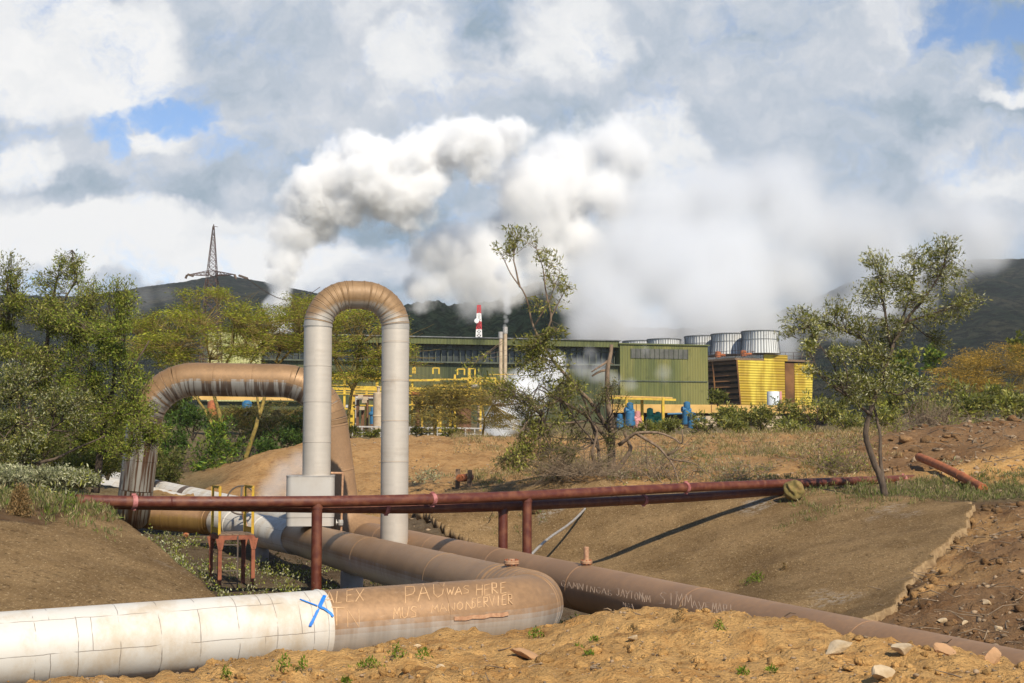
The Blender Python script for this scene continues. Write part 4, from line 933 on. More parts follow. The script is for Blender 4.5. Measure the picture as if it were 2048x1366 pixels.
# left thicket: three willowy trees
make_tree('willow_tree', 'tall olive-green willowy tree at the edge, with the highest twiggy top', 'tree',
  [([(20, 990, 40), (35, 900, 40), (70, 780, 40), (95, 660, 40), (110, 560, 40)], .14, .03), ([(60, 800, 40), (150, 690, 40), (190, 600, 39.5)], .07, .02), ([(70, 780, 40), (20, 650, 40.5), (15, 560, 40)], .07, .02), ([(95, 650, 40), (150, 560, 40), (145, 500, 40)], .04, .012), ([(30, 930, 40), (-60, 800, 41), (-80, 650, 41)], .09, .03)],
  [(20, 545, 40, 45, 45, .9, 80), (-30, 620, 40.5, 60, 70, 1.2, 100), (140, 535, 40, 42, 42, .8, 75), (95, 570, 40, 40, 36, .8, 50), (180, 590, 39.6, 52, 42, 1, 85), (70, 625, 40, 70, 42, 1.1, 100), (150, 655, 39.4, 65, 36, 1, 90), (20, 700, 39.5, 60, 40, 1.1, 90), (100, 720, 39.2, 70, 40, 1.1, 95), (-90, 720, 41, 80, 90, 1.2, 120), (205, 640, 39.6, 35, 30, .8, 40)],
  fill=(-40, 590, 190, 800, 39.6), fill_n=20, fill_starts=[(70, 780, 40), (95, 660, 40), (150, 690, 40), (20, 650, 40.5)], cols=OLIVE + BRIGHT[:1], seed=3, lpt=17, twigs_pp=1.2, shell=.25, twig_r=.009, leaf=(.10, .026), group='willowy trees of the left thicket')
make_tree('willow_tree', 'rounded olive-green tree of the thicket beside the rusty leg', 'tree',
  [([(190, 985, 38), (205, 900, 38), (215, 800, 38), (235, 700, 38), (250, 600, 38)], .12, .02), ([(215, 800, 38), (280, 720, 38), (300, 680, 38)], .06, .02), ([(205, 880, 38), (130, 790, 38), (110, 760, 38)], .07, .02), ([(210, 840, 38), (270, 810, 37.6), (290, 830, 37.5)], .05, .015)],
  [(235, 580, 38, 34, 40, .8, 70), (262, 610, 38, 30, 36, .7, 55), (200, 660, 38, 60, 36, 1, 70), (225, 720, 37.5, 70, 40, 1.1, 110), (160, 770, 37.5, 70, 45, 1.1, 110), (260, 760, 37.4, 55, 36, 1, 90), (280, 820, 37.2, 42, 36, .8, 75), (215, 830, 37.2, 70, 45, 1, 110), (290, 870, 37, 30, 26, .6, 45), (130, 850, 37.4, 70, 45, 1, 100), (230, 890, 37.2, 50, 30, .8, 60)],
  fill=(130, 620, 318, 900, 37.4), fill_n=18, fill_starts=[(205, 900, 38), (215, 800, 38), (235, 700, 38), (280, 720, 38), (270, 810, 37.6)], cols=OLIVE[:3] + BRIGHT, seed=5, lpt=17, twigs_pp=1.2, shell=.25, twig_r=.009, leaf=(.09, .025), group='willowy trees of the left thicket')
make_tree('willow_tree', 'low pale-leaved bush tree at the near edge of the thicket', 'tree',
  [([(50, 1000, 35), (60, 930, 35), (40, 840, 35), (30, 760, 35)], .10, .02), ([(60, 930, 35), (150, 900, 35), (210, 870, 35)], .05, .015), ([(60, 900, 35), (100, 860, 35), (110, 820, 35)], .05, .015), ([(50, 980, 35), (-40, 880, 35)], .07, .02)],
  [(20, 790, 35, 55, 45, .9, 95), (60, 850, 35, 60, 40, .9, 70), (-30, 860, 35, 70, 60, 1, 90), (110, 800, 35, 50, 35, .8, 60), (50, 740, 35.4, 50, 34, .8, 60)],
  fill=(-40, 760, 170, 930, 35), fill_n=14, fill_starts=[(60, 930, 35), (40, 840, 35), (100, 860, 35)], cols=OLIVE[2:] + SILVER[:1], seed=8, lpt=17, twigs_pp=1.2, shell=.25, twig_r=.009, leaf=(.09, .025), group='willowy trees of the left thicket')

for k, (u, v, z, ru, rv) in enumerate([(30, 900, 47, 70, 70), (130, 905, 50, 70, 60), (215, 890, 53, 60, 70), (285, 900, 57, 50, 60), (-60, 900, 44, 70, 80), (330, 935, 60, 50, 40), (80, 830, 58, 80, 60), (190, 820, 60, 70, 60)]):
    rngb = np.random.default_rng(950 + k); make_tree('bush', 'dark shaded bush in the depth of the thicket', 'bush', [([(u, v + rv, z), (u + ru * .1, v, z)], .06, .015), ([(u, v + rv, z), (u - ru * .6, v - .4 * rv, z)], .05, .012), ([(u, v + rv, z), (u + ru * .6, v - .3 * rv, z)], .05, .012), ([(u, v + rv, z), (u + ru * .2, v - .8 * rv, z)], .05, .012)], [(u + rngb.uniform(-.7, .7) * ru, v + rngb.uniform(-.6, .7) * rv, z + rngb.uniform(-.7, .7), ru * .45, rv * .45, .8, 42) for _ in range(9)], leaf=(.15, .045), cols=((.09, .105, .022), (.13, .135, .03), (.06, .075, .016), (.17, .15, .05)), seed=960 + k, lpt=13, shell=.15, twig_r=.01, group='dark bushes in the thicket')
for k, (u, v, z, ru, rv, c, lab) in enumerate([(60, 905, 38, 75, 50, OLIVE, 'shadowy olive bush under the tall willowy tree at the frame edge'), (180, 925, 40, 70, 40, OLIVE, 'olive bush between the thicket trunks'), (290, 905, 46, 40, 50, BRIGHT, 'bright green bush just left of the rusty leg'), (110, 950, 33, 60, 26, SILVER, 'pale silvery bush before the thicket, above the bank edge'), (10, 955, 32, 60, 30, SILVER, 'pale silvery bush at the frame edge above the bank'), (165, 955, 33, 34, 22, SILVER + OLIVE[:1], 'small silvery bush by the end of the white line')]):
    rngb = np.random.default_rng(900 + k); make_tree('bush', lab, 'bush', [([(u, v + rv, z), (u + ru * .1, v, z)], .05, .015), ([(u, v + rv, z), (u - ru * .5, v, z)], .04, .012), ([(u, v + rv, z), (u + ru * .5, v, z)], .04, .012)], [(u + rngb.uniform(-.6, .6) * ru, v + rngb.uniform(-.5, .5) * rv, z + rngb.uniform(-.5, .5), ru * .5, rv * .5, .6, 45) for _ in range(8)], leaf=(.10, .03), cols=c, seed=910 + k, lpt=14, shell=.2)

def acacia(label, base, stems, layers, seed, cols=ACACIA, leaf=(.19, .042), group='flat-topped yellow acacias', dens=1.35, bark='bark_yellow', lpt=16):
    rng = np.random.default_rng(seed); limbs = []
    for pts, r0, r1 in stems: limbs.append((pts, r0, r1))
    tips = [s[0][-1] for s in stems]; cl = []
    for (u, v, z, ru, rv, n) in layers + [(u + rng.uniform(-22, 22), v + rng.uniform(8, 22), z + rng.uniform(-2, 2), ru * .85, rv * .8, n * .45) for (u, v, z, ru, rv, n) in layers]:
        h = min(tips, key=lambda q: abs(q[0] - u) + .6 * abs(q[1] - v - 30))
        for k in range(max(3, int(ru / 16))):
            uu = u + (k / max(1, int(ru / 16) - 1) * 2 - 1) * ru * .8; vv = v + rng.uniform(-.25, .25) * rv + abs(uu - u) / ru * rv * .5
            limbs.append(([h, ((h[0] + uu) / 2 + rng.uniform(-5, 5), (h[1] * .35 + vv * .65) + 6, z), (uu, vv, z + rng.uniform(-1.5, 1.5))], .024, .007))
        m = max(2, int(ru / 30))
        for k in range(m):
            cl.append((u + ((k + .5) / m * 2 - 1) * ru * .8, v + rng.uniform(-.3, .3) * rv, z + rng.uniform(-1, 1), ru / m * 1.25, rv * .8, 1.6, n * dens / m))
    return make_tree('acacia_tree', label, 'tree', limbs, cl, leaf=leaf, cols=cols, bark=bark, seed=seed, twig_r=.012, flat=True, lpt=lpt, group=group, leafmat='feather', up=.0, limb_noise=.03, shell=.15)
def canopy_tree(label, stems, env, n, seed, cols=ACACIA, dens=52, rv=(4, 8), ru=(26, 50), leaf=(.17, .038)):
    """flat leaf pads scattered through the crown's outline, each on its own fan of branches"""
    r2 = random.Random(seed); lay = []; tot = sum(a * b for _, _, _, a, b in env)
    for (u, v, z, eu, ev) in env:
        for _ in range(max(2, int(n * eu * ev / tot))):
            q, w = r2.uniform(-1, 1), r2.uniform(-1, 1); lay.append((u + q * eu, v + w * ev * math.sqrt(max(.05, 1 - q * q * .8)) + q * q * ev * .3, z + r2.uniform(-3, 3), r2.uniform(*ru), r2.uniform(*rv), dens * r2.uniform(.6, 1.2)))
    return acacia(label, 0, stems, lay, seed, cols=cols, leaf=leaf, dens=.62, lpt=15)
canopy_tree('broad yellow-green flat-topped acacia under the power pylon', [([(462, 925, 74), (445, 860, 76), (425, 780, 78), (420, 720, 79)], .17, .07), ([(443, 880, 76), (390, 790, 78), (350, 700, 79)], .10, .04), ([(428, 780, 78), (465, 700, 79), (470, 640, 79)], .09, .04), ([(420, 720, 79), (405, 650, 79)], .06, .03), ([(400, 800, 78), (320, 730, 79), (300, 690, 79)], .07, .03)],
  [(425, 600, 79, 85, 26), (390, 640, 79, 130, 26), (430, 680, 78, 130, 26), (320, 690, 78, 70, 30)], 40, 21)
canopy_tree('yellow acacia behind the left shoulder of the tall arch', [([(490, 920, 80), (510, 860, 80), (540, 760, 82), (560, 700, 82)], .15, .06), ([(520, 830, 80), (500, 730, 82), (530, 680, 82)], .08, .04), ([(545, 740, 82), (600, 680, 82)], .08, .04)],
  [(575, 595, 82, 55, 24), (580, 640, 82, 80, 28), (560, 690, 82, 70, 24)], 26, 22)
canopy_tree('yellow-green acacia seen through the tall arch', [([(690, 880, 84), (700, 800, 84), (715, 740, 84), (720, 690, 84)], .13, .06), ([(705, 780, 84), (755, 700, 84)], .08, .04), ([(705, 780, 84), (665, 710, 84)], .08, .04)],
  [(720, 640, 84, 70, 26), (730, 690, 84, 90, 24), (700, 745, 84, 80, 22)], 28, 23)
LOWC = ((.20, .155, .035), (.15, .12, .03), (.25, .20, .05), (.12, .11, .03))
canopy_tree('low olive acacia before the dark windows, right of the tall arch', [([(870, 876, 84), (868, 830, 84), (866, 790, 84)], .10, .05), ([(868, 830, 84), (905, 800, 84)], .06, .03), ([(868, 840, 84), (835, 810, 84)], .06, .03)],
  [(870, 765, 84, 60, 14), (880, 800, 84, 70, 18), (870, 838, 84, 60, 16)], 22, 24, cols=LOWC, dens=38)
canopy_tree('small olive acacia by the exhaust pipes, left of the white ground steam', [([(965, 876, 86), (968, 840, 86), (962, 800, 86)], .08, .04), ([(968, 840, 86), (985, 810, 86)], .05, .03)],
  [(960, 790, 86, 40, 20), (975, 835, 86, 34, 20)], 12, 26, cols=LOWC, dens=36)
canopy_tree('low spreading acacia behind the splayed loop', [([(540, 890, 90), (545, 850, 90), (550, 820, 90)], .10, .05), ([(545, 850, 90), (500, 815, 90)], .06, .03), ([(545, 850, 90), (590, 820, 90)], .06, .03)],
  [(545, 815, 90, 80, 16), (560, 850, 90, 70, 16), (430, 820, 90, 50, 20)], 22, 27, cols=LOWC + ACACIA[1:2], dens=38)
canopy_tree('orange-brown flat-topped acacia at the far edge under the hillside', [([(2010, 870, 96), (2000, 800, 98), (1990, 760, 98)], .17, .07), ([(2000, 800, 98), (2050, 740, 98)], .10, .04), ([(1995, 790, 98), (1935, 740, 98)], .10, .04)],
  [(2010, 700, 98, 70, 14), (1975, 730, 98, 110, 18), (1980, 765, 98, 110, 16)], 34, 25, cols=RUSTY, dens=38)

# half-dead tree in the middle
make_tree('broken_tree', 'half-dead tree with a snapped upright trunk and leaning leafy stem, before the green building', 'tree',
  [([(1218, 985, 47), (1222, 930, 47), (1224, 860, 47), (1217, 800, 47), (1214, 740, 47), (1221, 688, 47)], .17, .06), ([(1216, 740, 47), (1200, 742, 47), (1184, 752, 46.8)], .05, .03), ([(1216, 722, 47), (1196, 735, 46.7), (1182, 744, 46.6)], .05, .02), ([(1216, 722, 47), (1228, 730, 47)], .03, .01),
   ([(1218, 860, 47), (1180, 800, 46.6), (1140, 760, 46.3), (1105, 720, 46.2), (1085, 690, 46.2), (1066, 640, 46.2), (1045, 585, 46.2), (1020, 545, 46.2), (1005, 510, 46.2)], .08, .014), ([(1040, 575, 46.2), (1025, 520, 46.2), (1033, 475, 46.2)], .035, .01), ([(1085, 690, 46.2), (1102, 640, 46), (1094, 590, 46), (1088, 540, 46), (1075, 500, 46)], .045, .012), ([(1100, 640, 46), (1125, 590, 46), (1140, 565, 46)], .03, .008), ([(1070, 650, 46), (1095, 610, 46), (1120, 545, 46)], .03, .008),
   ([(1222, 960, 47), (1262, 900, 46.8), (1248, 860, 46.8)], .11, .05), ([(1238, 890, 46.6), (1270, 868, 46.3), (1320, 866, 46), (1355, 880, 45.8), (1365, 892, 45.7), (1362, 860, 45.7)], .07, .02), ([(1275, 868, 46.3), (1318, 895, 46), (1345, 925, 45.6), (1360, 965, 45.2)], .06, .02), ([(1335, 910, 45.8), (1362, 895, 45.7)], .04, .02), ([(1340, 918, 45.7), (1390, 930, 45.2), (1430, 965, 44.8)], .03, .01),
   ([(1215, 880, 47), (1170, 830, 46.4), (1120, 800, 46), (1070, 820, 45.6), (1035, 870, 45.3)], .07, .02), ([(1200, 960, 47), (1185, 905, 46.5), (1195, 860, 46.4), (1160, 810, 46)], .08, .02), ([(1180, 840, 46.4), (1110, 850, 46), (1060, 890, 45.6), (1030, 925, 45.3)], .045, .012)],
  [(1040, 470, 46.2, 48, 22, .55, 44), (1005, 500, 46.2, 30, 18, .4, 24), (1090, 515, 46.1, 34, 16, .4, 30), (1110, 560, 46, 34, 24, .4, 26), (1085, 610, 46, 50, 24, .5, 24), (1130, 580, 46, 22, 14, .3, 14),
   (1065, 690, 46, 52, 30, .7, 80), (1090, 730, 46, 60, 34, .8, 95), (1050, 735, 46, 42, 30, .6, 60), (1110, 670, 46, 30, 20, .5, 24), (1000, 770, 45.8, 40, 34, .6, 44), (960, 755, 46, 40, 24, .5, 30), (1130, 780, 46, 50, 30, .6, 50), (1035, 915, 45.2, 32, 28, .5, 60), (1090, 840, 45.6, 60, 36, .6, 50), (1060, 880, 45.4, 40, 26, .5, 34), (930, 730, 46, 20, 14, .3, 10)],
  cols=OLIVE[:4] + ((.16, .15, .03),), bark='bark_dead', seed=31, lpt=9, leaf=(.15, .042), twig_r=.007, limb_noise=.035)
def brush(label, u, v, z, ru, rv, rz, n, seed, name='dead_brush', leaves=0, cols=SILVER, r_=.009, group=None, up=.6):
    """a tangle of bare twigs"""
    rng = np.random.default_rng(seed); c = P(u, v, z); sx, sz = ru * z / F, rv * z / F; t_ = thing(name, label, 'brush', c - np.array([0, 0, sz]), group); V, Fc = [], []; twig_geo.n = 0; lp, la = [], []
    for k in range(n):
        a = c + np.array([rng.normal() * sx * .35, rng.normal() * rz * .4, -sz]); w = rng.normal(size=3) * np.array([1, 1, .6]); w[2] = abs(w[2]) * up + .2; L = rng.uniform(.5, 1.4); b = a + w / np.linalg.norm(w) * np.array([sx, rz, sz * 1.7]) * L
        m_ = (a + b) / 2 + rng.normal(size=3) * .25 * np.array([sx, rz, sz]); b = b + np.array([0, 0, -.25 * sz * rng.random()]); tt = np.linspace(0, 1, 7)[:, None]; pts = a * (1 - tt) ** 2 + 2 * m_ * tt * (1 - tt) + b * tt ** 2; twig_geo(V, Fc, pts, r_ * rng.uniform(.7, 1.6), r_ * .3)
        for q in range(3):
            i = rng.integers(2, 6); e = pts[i] + rng.normal(size=3) * .32 * np.array([sx, rz, sz]); twig_geo(V, Fc, np.array([pts[i], (pts[i] + e) / 2 + rng.normal(size=3) * .05, e]), r_ * .5, r_ * .2)
            if leaves: kk = rng.random((leaves, 1)); lp.append(pts[i] + (e - pts[i]) * kk); la.append(rng.normal(size=(leaves, 3)) + [0, 0, .5])
    mesh_obj('stem', np.concatenate(V), Fc, MAT['dry'], t_, smooth=True)
    if leaves:
        lp, la = np.concatenate(lp), np.concatenate(la); m = len(lp); vv, ff, cc = leaf_quads(lp, la, .10 * rng.uniform(.6, 1.3, m) * z / 42, .03 * rng.uniform(.6, 1.3, m) * z / 42, palette(m, cols, rng), rng); mesh_obj('foliage', vv, ff, MAT['leaf'], t_, tint=cc)
    return t_
rngm = np.random.default_rng(88); LM = []; CM = []
for k in range(26):
    s0 = [(1150, 770, 46.3), (1120, 800, 46), (1180, 830, 46.5), (1195, 880, 46.6), (1085, 830, 45.8), (1210, 850, 46.8)][k % 6]; du, dv = rngm.uniform(-110, 60), rngm.uniform(-20, 130); e = (s0[0] + du, min(960, s0[1] + dv), s0[2] + rngm.uniform(-.7, .7))
    LM.append(([s0, ((s0[0] + e[0]) / 2 + rngm.uniform(-12, 12), min(s0[1], e[1]) + rngm.uniform(-30, 10), s0[2]), e], .028, .007))
    if rngm.random() < .75: CM.append((*e, rngm.uniform(14, 30), rngm.uniform(14, 26), .4, 16 if rngm.random() < .6 else 30))
make_tree('thorn_tree', 'dark tangled thorn growth of drooping thin branches around the broken trunk', 'tree', [([(1205, 975, 46.5), (1198, 900, 46.5), (1180, 830, 46.4), (1150, 770, 46.3), (1120, 745, 46)], .07, .025), ([(1198, 900, 46.5), (1120, 800, 46), (1085, 830, 45.8)], .04, .015)] + LM, CM, fill=(1000, 770, 1265, 935, 46.0), fill_n=26, fill_starts=[(1150, 770, 46.3), (1120, 800, 46), (1180, 830, 46.5), (1195, 880, 46.6), (1085, 830, 45.8), (1210, 850, 46.8)], cols=((.15, .155, .035), (.10, .11, .028), (.20, .18, .06), (.25, .20, .10)), bark='bark', seed=33, lpt=8, leaf=(.10, .028), twig_r=.009, shell=.2, limb_noise=.05)
brush('tangle of bare hanging twigs at the foot of the broken trunk', 1140, 890, 45.8, 100, 60, .9, 170, 41, r_=.010, up=.5)
brush('dark sprawl of arching dead branches right beside the broken trunk', 1320, 905, 46, 100, 62, .8, 60, 54, r_=.016, up=.9)
brush('thin bare bush at the base of the broken trunk', 1235, 925, 46.3, 50, 55, .6, 90, 42, r_=.010)
brush('dry twiggy bush on the bank, right of the arching dead branches', 1460, 930, 46, 95, 40, .8, 130, 43, leaves=2, r_=.011, cols=SILVER + OLIVE[:2])
brush('sparse pale-leaved bush on the bank left of the broken tree', 850, 930, 52, 28, 30, .5, 26, 44, leaves=5, cols=SILVER)
brush('brown heap of tangled roots and branches on the dark bank', 1995, 880, 50, 75, 50, 1.2, 170, 45, r_=.016)
brush('shadowy twig bush left of the slender tree', 1690, 900, 47, 55, 55, .8, 90, 46, leaves=3, cols=OLIVE[:3])
brush('small silvery bush on the dark soil bank', 1900, 925, 46, 30, 24, .4, 22, 47, leaves=6, cols=SILVER)
brush('dry bush between the acacia and the dark bank', 1860, 800, 62, 60, 50, 1.2, 120, 48, r_=.014)

# slender tree by the slope
make_tree('slender_tree', 'slender crooked tree with airy olive crown, standing at the top of the brown slope', 'tree',
  [([(1772, 1000, 39.3), (1766, 965, 39.3), (1748, 930, 39.3), (1738, 880, 39.3), (1744, 830, 39.3), (1762, 780, 39.3), (1772, 730, 39.3), (1783, 690, 39.3)], .11, .045), ([(1768, 965, 39.4), (1758, 920, 39.7), (1752, 860, 39.8), (1740, 800, 39.8), (1722, 740, 39.8), (1690, 700, 39.8)], .06, .02),
   ([(1783, 690, 39.3), (1812, 640, 39.3), (1850, 590, 39.2), (1885, 545, 39.2), (1890, 500, 39.2)], .06, .015), ([(1812, 645, 39.3), (1880, 625, 39), (1940, 600, 38.8)], .04, .01), ([(1783, 690, 39.3), (1765, 610, 39.4), (1757, 550, 39.4), (1740, 510, 39.4)], .05, .012), ([(1772, 720, 39.3), (1720, 680, 39.5), (1650, 650, 39.5), (1590, 640, 39.5)], .05, .012), ([(1744, 830, 39.3), (1690, 790, 39), (1650, 760, 39), (1620, 745, 39)], .05, .012), ([(1800, 660, 39.3), (1825, 570, 39.4), (1830, 510, 39.4)], .04, .01)],
  [(1890, 495, 39.2, 40, 28, .7, 60), (1840, 520, 39.3, 45, 30, .7, 55), (1750, 520, 39.4, 34, 24, .6, 40), (1790, 560, 39.4, 60, 34, .8, 90), (1900, 560, 39.2, 55, 36, .8, 75), (1940, 600, 38.9, 38, 30, .6, 40), (1740, 590, 39.4, 50, 30, .8, 70), (1680, 610, 39.5, 36, 24, .6, 40), (1830, 600, 39.2, 60, 34, .8, 80), (1880, 635, 39, 55, 24, .7, 50), (1600, 635, 39.5, 45, 24, .6, 45), (1650, 660, 39.5, 55, 26, .7, 60), (1720, 650, 39.5, 60, 34, .8, 85), (1790, 655, 39.3, 50, 30, .7, 55), (1740, 715, 39.3, 60, 36, .9, 100), (1690, 760, 39.1, 55, 30, .7, 60), (1780, 755, 39.2, 40, 34, .7, 65), (1720, 790, 39.1, 55, 30, .8, 70), (1620, 745, 39, 35, 18, .5, 24), (1570, 665, 39.5, 24, 16, .4, 16)],
  fill=(1610, 610, 1900, 800, 39.3), fill_n=8, fill_starts=[(1762, 780, 39.3), (1783, 690, 39.3), (1722, 740, 39.8), (1812, 640, 39.3), (1690, 790, 39)], cols=OLIVE + SILVER[:2], seed=51, lpt=12, twigs_pp=1.25, leaf=(.115, .030), twig_r=.007, shell=.2)

rb = random.Random(77)
for k in range(13):
    u, v = rb.uniform(1240, 1760), rb.uniform(905, 965); z = float(np.interp(v, [868, 905, 965], [74, 57, 45.5])); brush('dry straw-coloured brush among the twigs covering the bank', u, v - 14, z, rb.uniform(38, 70), rb.uniform(18, 32), .8, 60, 500 + k, r_=.010, leaves=2 if k % 3 == 0 else 0, cols=SILVER + OLIVE[:2], group='dry brush on the bank', up=.8)
for k, (u, v, z, ru, rv) in enumerate([(1700, 890, 52, 60, 34), (1660, 905, 48, 44, 30), (1800, 850, 60, 50, 34), (1930, 835, 60, 60, 30), (2020, 840, 60, 60, 30)]):
    brush('dark twiggy scrub around the slender tree and the dark bank', u, v, z, ru, rv, .9, 80, 520 + k, r_=.012, leaves=3, cols=OLIVE[:3], group='scrub by the dark bank')
# green trees and bushes on the far flat
def bush(label, u, v, z, ru, rv, seed, cols, n=60, leaf=(.22, .07), group=None, name='bush'):
    rng = np.random.default_rng(seed); lim = [([(u, v + rv, z), (u + ru * .1, v, z)], .06, .02), ([(u, v + rv, z), (u - ru * .4, v, z)], .05, .02), ([(u, v + rv, z), (u + ru * .5, v + .1 * rv, z)], .05, .02)]; cl = []
    for k in range(7): a = rng.uniform(0, 6.28); q = rng.random() ** .5; cl.append((u + math.cos(a) * ru * .62 * q, v + math.sin(a) * rv * .62 * q + rv * .15, z + rng.uniform(-1, 1), ru * .5, rv * .5, ru * .5 * z / F, n / 7))
    return make_tree(name, label, 'bush', lim, cl, leaf=leaf, cols=cols, seed=seed, twig_r=.009, lpt=11, group=group, shell=.3)
bush('bright green round-crowned tree under the dark hillside', 1868, 712, 130, 22, 34, 61, BRIGHT + DARKG[:1], 60, (.5, .22), name='tree')
bush('dull green tree between the slender tree and the round-crowned tree', 1815, 720, 120, 38, 42, 62, OLIVE[:3] + DARKG[:1], 90, (.45, .2), name='tree')
bush('yellow-green tree at the far edge above the orange acacia', 2040, 690, 150, 30, 40, 63, ((.16, .16, .02), (.10, .12, .02)), 80, (.5, .22), name='tree')
bush('rounded dark olive bush before the slatted cooling tower side', 1436, 792, 140, 24, 20, 64, ((.10, .11, .02), (.14, .14, .03)), 60, (.45, .2))
rb0 = random.Random(19)
GR = 'grey-green bushes along the far side of the bank'
for k, (u, v, z, ru, rv) in enumerate([(1330, 846, 90, 46, 30), (1405, 838, 90, 52, 36), (1465, 832, 89, 46, 38), (1520, 828, 88, 52, 42), (1575, 824, 87, 52, 46), (1630, 818, 86, 56, 50), (1685, 812, 85, 56, 56), (1740, 806, 84, 56, 60), (1295, 856, 88, 34, 20), (1580, 850, 81, 56, 28), (1480, 852, 83, 52, 26), (1800, 800, 80, 50, 62), (1890, 820, 72, 55, 36), (1960, 810, 72, 55, 40), (2030, 810, 72, 55, 40), (1850, 790, 80, 60, 50), (1930, 785, 84, 60, 50), (2010, 790, 84, 60, 46), (1770, 830, 72, 50, 36), (1700, 845, 76, 50, 30)]):
    bush('grey-green bush in the row between the dirt bank and the yellow wall', u, v, z, ru, rv, 70 + k, OLIVE + ((.22, .23, .10),), rb0.randint(70, 170), (.26, .075), GR)
brush('dark brown tangle of branches behind the splayed loop', 520, 880, 86, 90, 60, 2., 150, 52, r_=.018, leaves=2, cols=DARKG)
brush('brown thorn tangle at the foot of the yellow trunks', 400, 900, 70, 70, 55, 1.6, 150, 53, r_=.015, leaves=2, cols=OLIVE[:3])
GL = 'dark bushes under the yellow acacias'
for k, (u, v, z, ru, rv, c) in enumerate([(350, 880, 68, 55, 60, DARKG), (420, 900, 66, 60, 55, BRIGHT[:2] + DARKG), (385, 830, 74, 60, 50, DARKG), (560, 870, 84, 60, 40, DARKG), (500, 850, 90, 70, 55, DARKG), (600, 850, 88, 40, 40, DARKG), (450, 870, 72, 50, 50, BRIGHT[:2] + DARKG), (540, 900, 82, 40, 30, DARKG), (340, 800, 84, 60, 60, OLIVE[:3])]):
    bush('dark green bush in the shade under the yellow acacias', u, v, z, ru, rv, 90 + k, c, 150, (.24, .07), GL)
for k, (u, v, z, ru, rv) in enumerate([(700, 862, 86, 34, 16), (840, 862, 86, 30, 18), (900, 862, 88, 34, 12), (745, 866, 86, 20, 10)]):
    bush('low olive bush along the foot of the yellow pipe racks', u, v, z, ru, rv, 100 + k, OLIVE[:3], 50, (.2, .06), 'low bushes by the pipe racks')

# ---- low plants in the trench, on the bank crest and on the dirt
def tufts(name, spots, cols, seed, leaf=(.09, .03), up=1.0, nl=26, mat='leaf'):
    rng = np.random.default_rng(seed); pos, ax, sc = [], [], []
    for (x, y, h, r_) in spots:
        n = max(6, int(nl * r_ / .2)); a = rng.normal(size=(n, 3)) * np.array([r_ * .5, r_ * .5, 0]); zz = float(gz(x, y)[0]); hh = rng.random(n) ** .7 * h * np.exp(-(a[:, 0] ** 2 + a[:, 1] ** 2) / (r_ * r_))
        pos.append(a + np.stack([np.full(n, x), np.full(n, y), zz + hh], 1)); ax.append(rng.normal(size=(n, 3)) * .7 + [0, 0, up]); sc.append(rng.uniform(.6, 1.3, n))
    pos, ax, sc = np.concatenate(pos), np.concatenate(ax), np.concatenate(sc); v, f, c = leaf_quads(pos, ax, leaf[0] * sc, leaf[1] * sc, palette(len(pos), cols, rng), rng)
    return mesh_obj(name, v, f, MAT[mat], tint=c)
rng = np.random.default_rng(5); sp = []
for _ in range(620):
    u, z = rng.uniform(300, 760), rng.uniform(27, 50); x = (u - 1024) / F * z
    if fbm(np.array([x * .5]), np.array([z * .5]), 61, 2)[0] > .02: sp.append((x, z, rng.uniform(.15, .5), rng.uniform(.1, .28)))
for _ in range(120): u, z = rng.uniform(1090, 1260), rng.uniform(24, 30); sp.append(((u - 1024) / F * z, z, rng.uniform(.06, .2), rng.uniform(.08, .2)))
tag(tufts('ground_cover', sp, SILVER + OLIVE[:3] + BRIGHT[:1], 6, (.066, .028), .8, 34), kind='stuff')
sp = []
for _ in range(520): u, z = rng.uniform(1560, 2150), rng.uniform(37.5, 43); sp.append(((u - 1024) / F * z, z, rng.uniform(.05, .3), rng.uniform(.08, .25)))
for _ in range(260): u, z = rng.uniform(950, 1600), rng.uniform(44, 60); sp.append(((u - 1024) / F * z, z, rng.uniform(.05, .3), rng.uniform(.1, .3)))
for _ in range(160): u, z = rng.uniform(-60, 240), rng.uniform(25.5, 30); sp.append(((u - 1024) / F * z, z, rng.uniform(.05, .25), rng.uniform(.08, .2)))
dsp = []
for _ in range(900):
    u, z = rng.uniform(900, 1780), rng.uniform(45, 74); x = (u - 1024) / F * z
    if fbm(np.array([x * .25]), np.array([z * .25]), 91, 2)[0] > -.10: dsp.append((x, z, rng.uniform(.08, .35), rng.uniform(.12, .35)))
tag(tufts('dry_grass', dsp, ((.34, .25, .12), (.26, .18, .08), (.42, .33, .18), (.20, .19, .06)), 17, (.17, .022), 1.2, 26), kind='stuff')
tag(tufts('grass', sp, ((.16, .17, .04), (.10, .14, .03), (.24, .20, .09), (.28, .23, .12)), 7, (.13, .018), 1.6, 34), kind='stuff')
sp = []
for _ in range(210): u, z = rng.uniform(-80, 165), rng.uniform(29, 42); sp.append(((u - 1024) / F * z, z, rng.uniform(.2, .7), rng.uniform(.12, .3)))
tag(tufts('pale_scrub', sp, SILVER + OLIVE + ((.30, .24, .13),), 8, (.13, .028), 1.2, 26), kind='stuff')
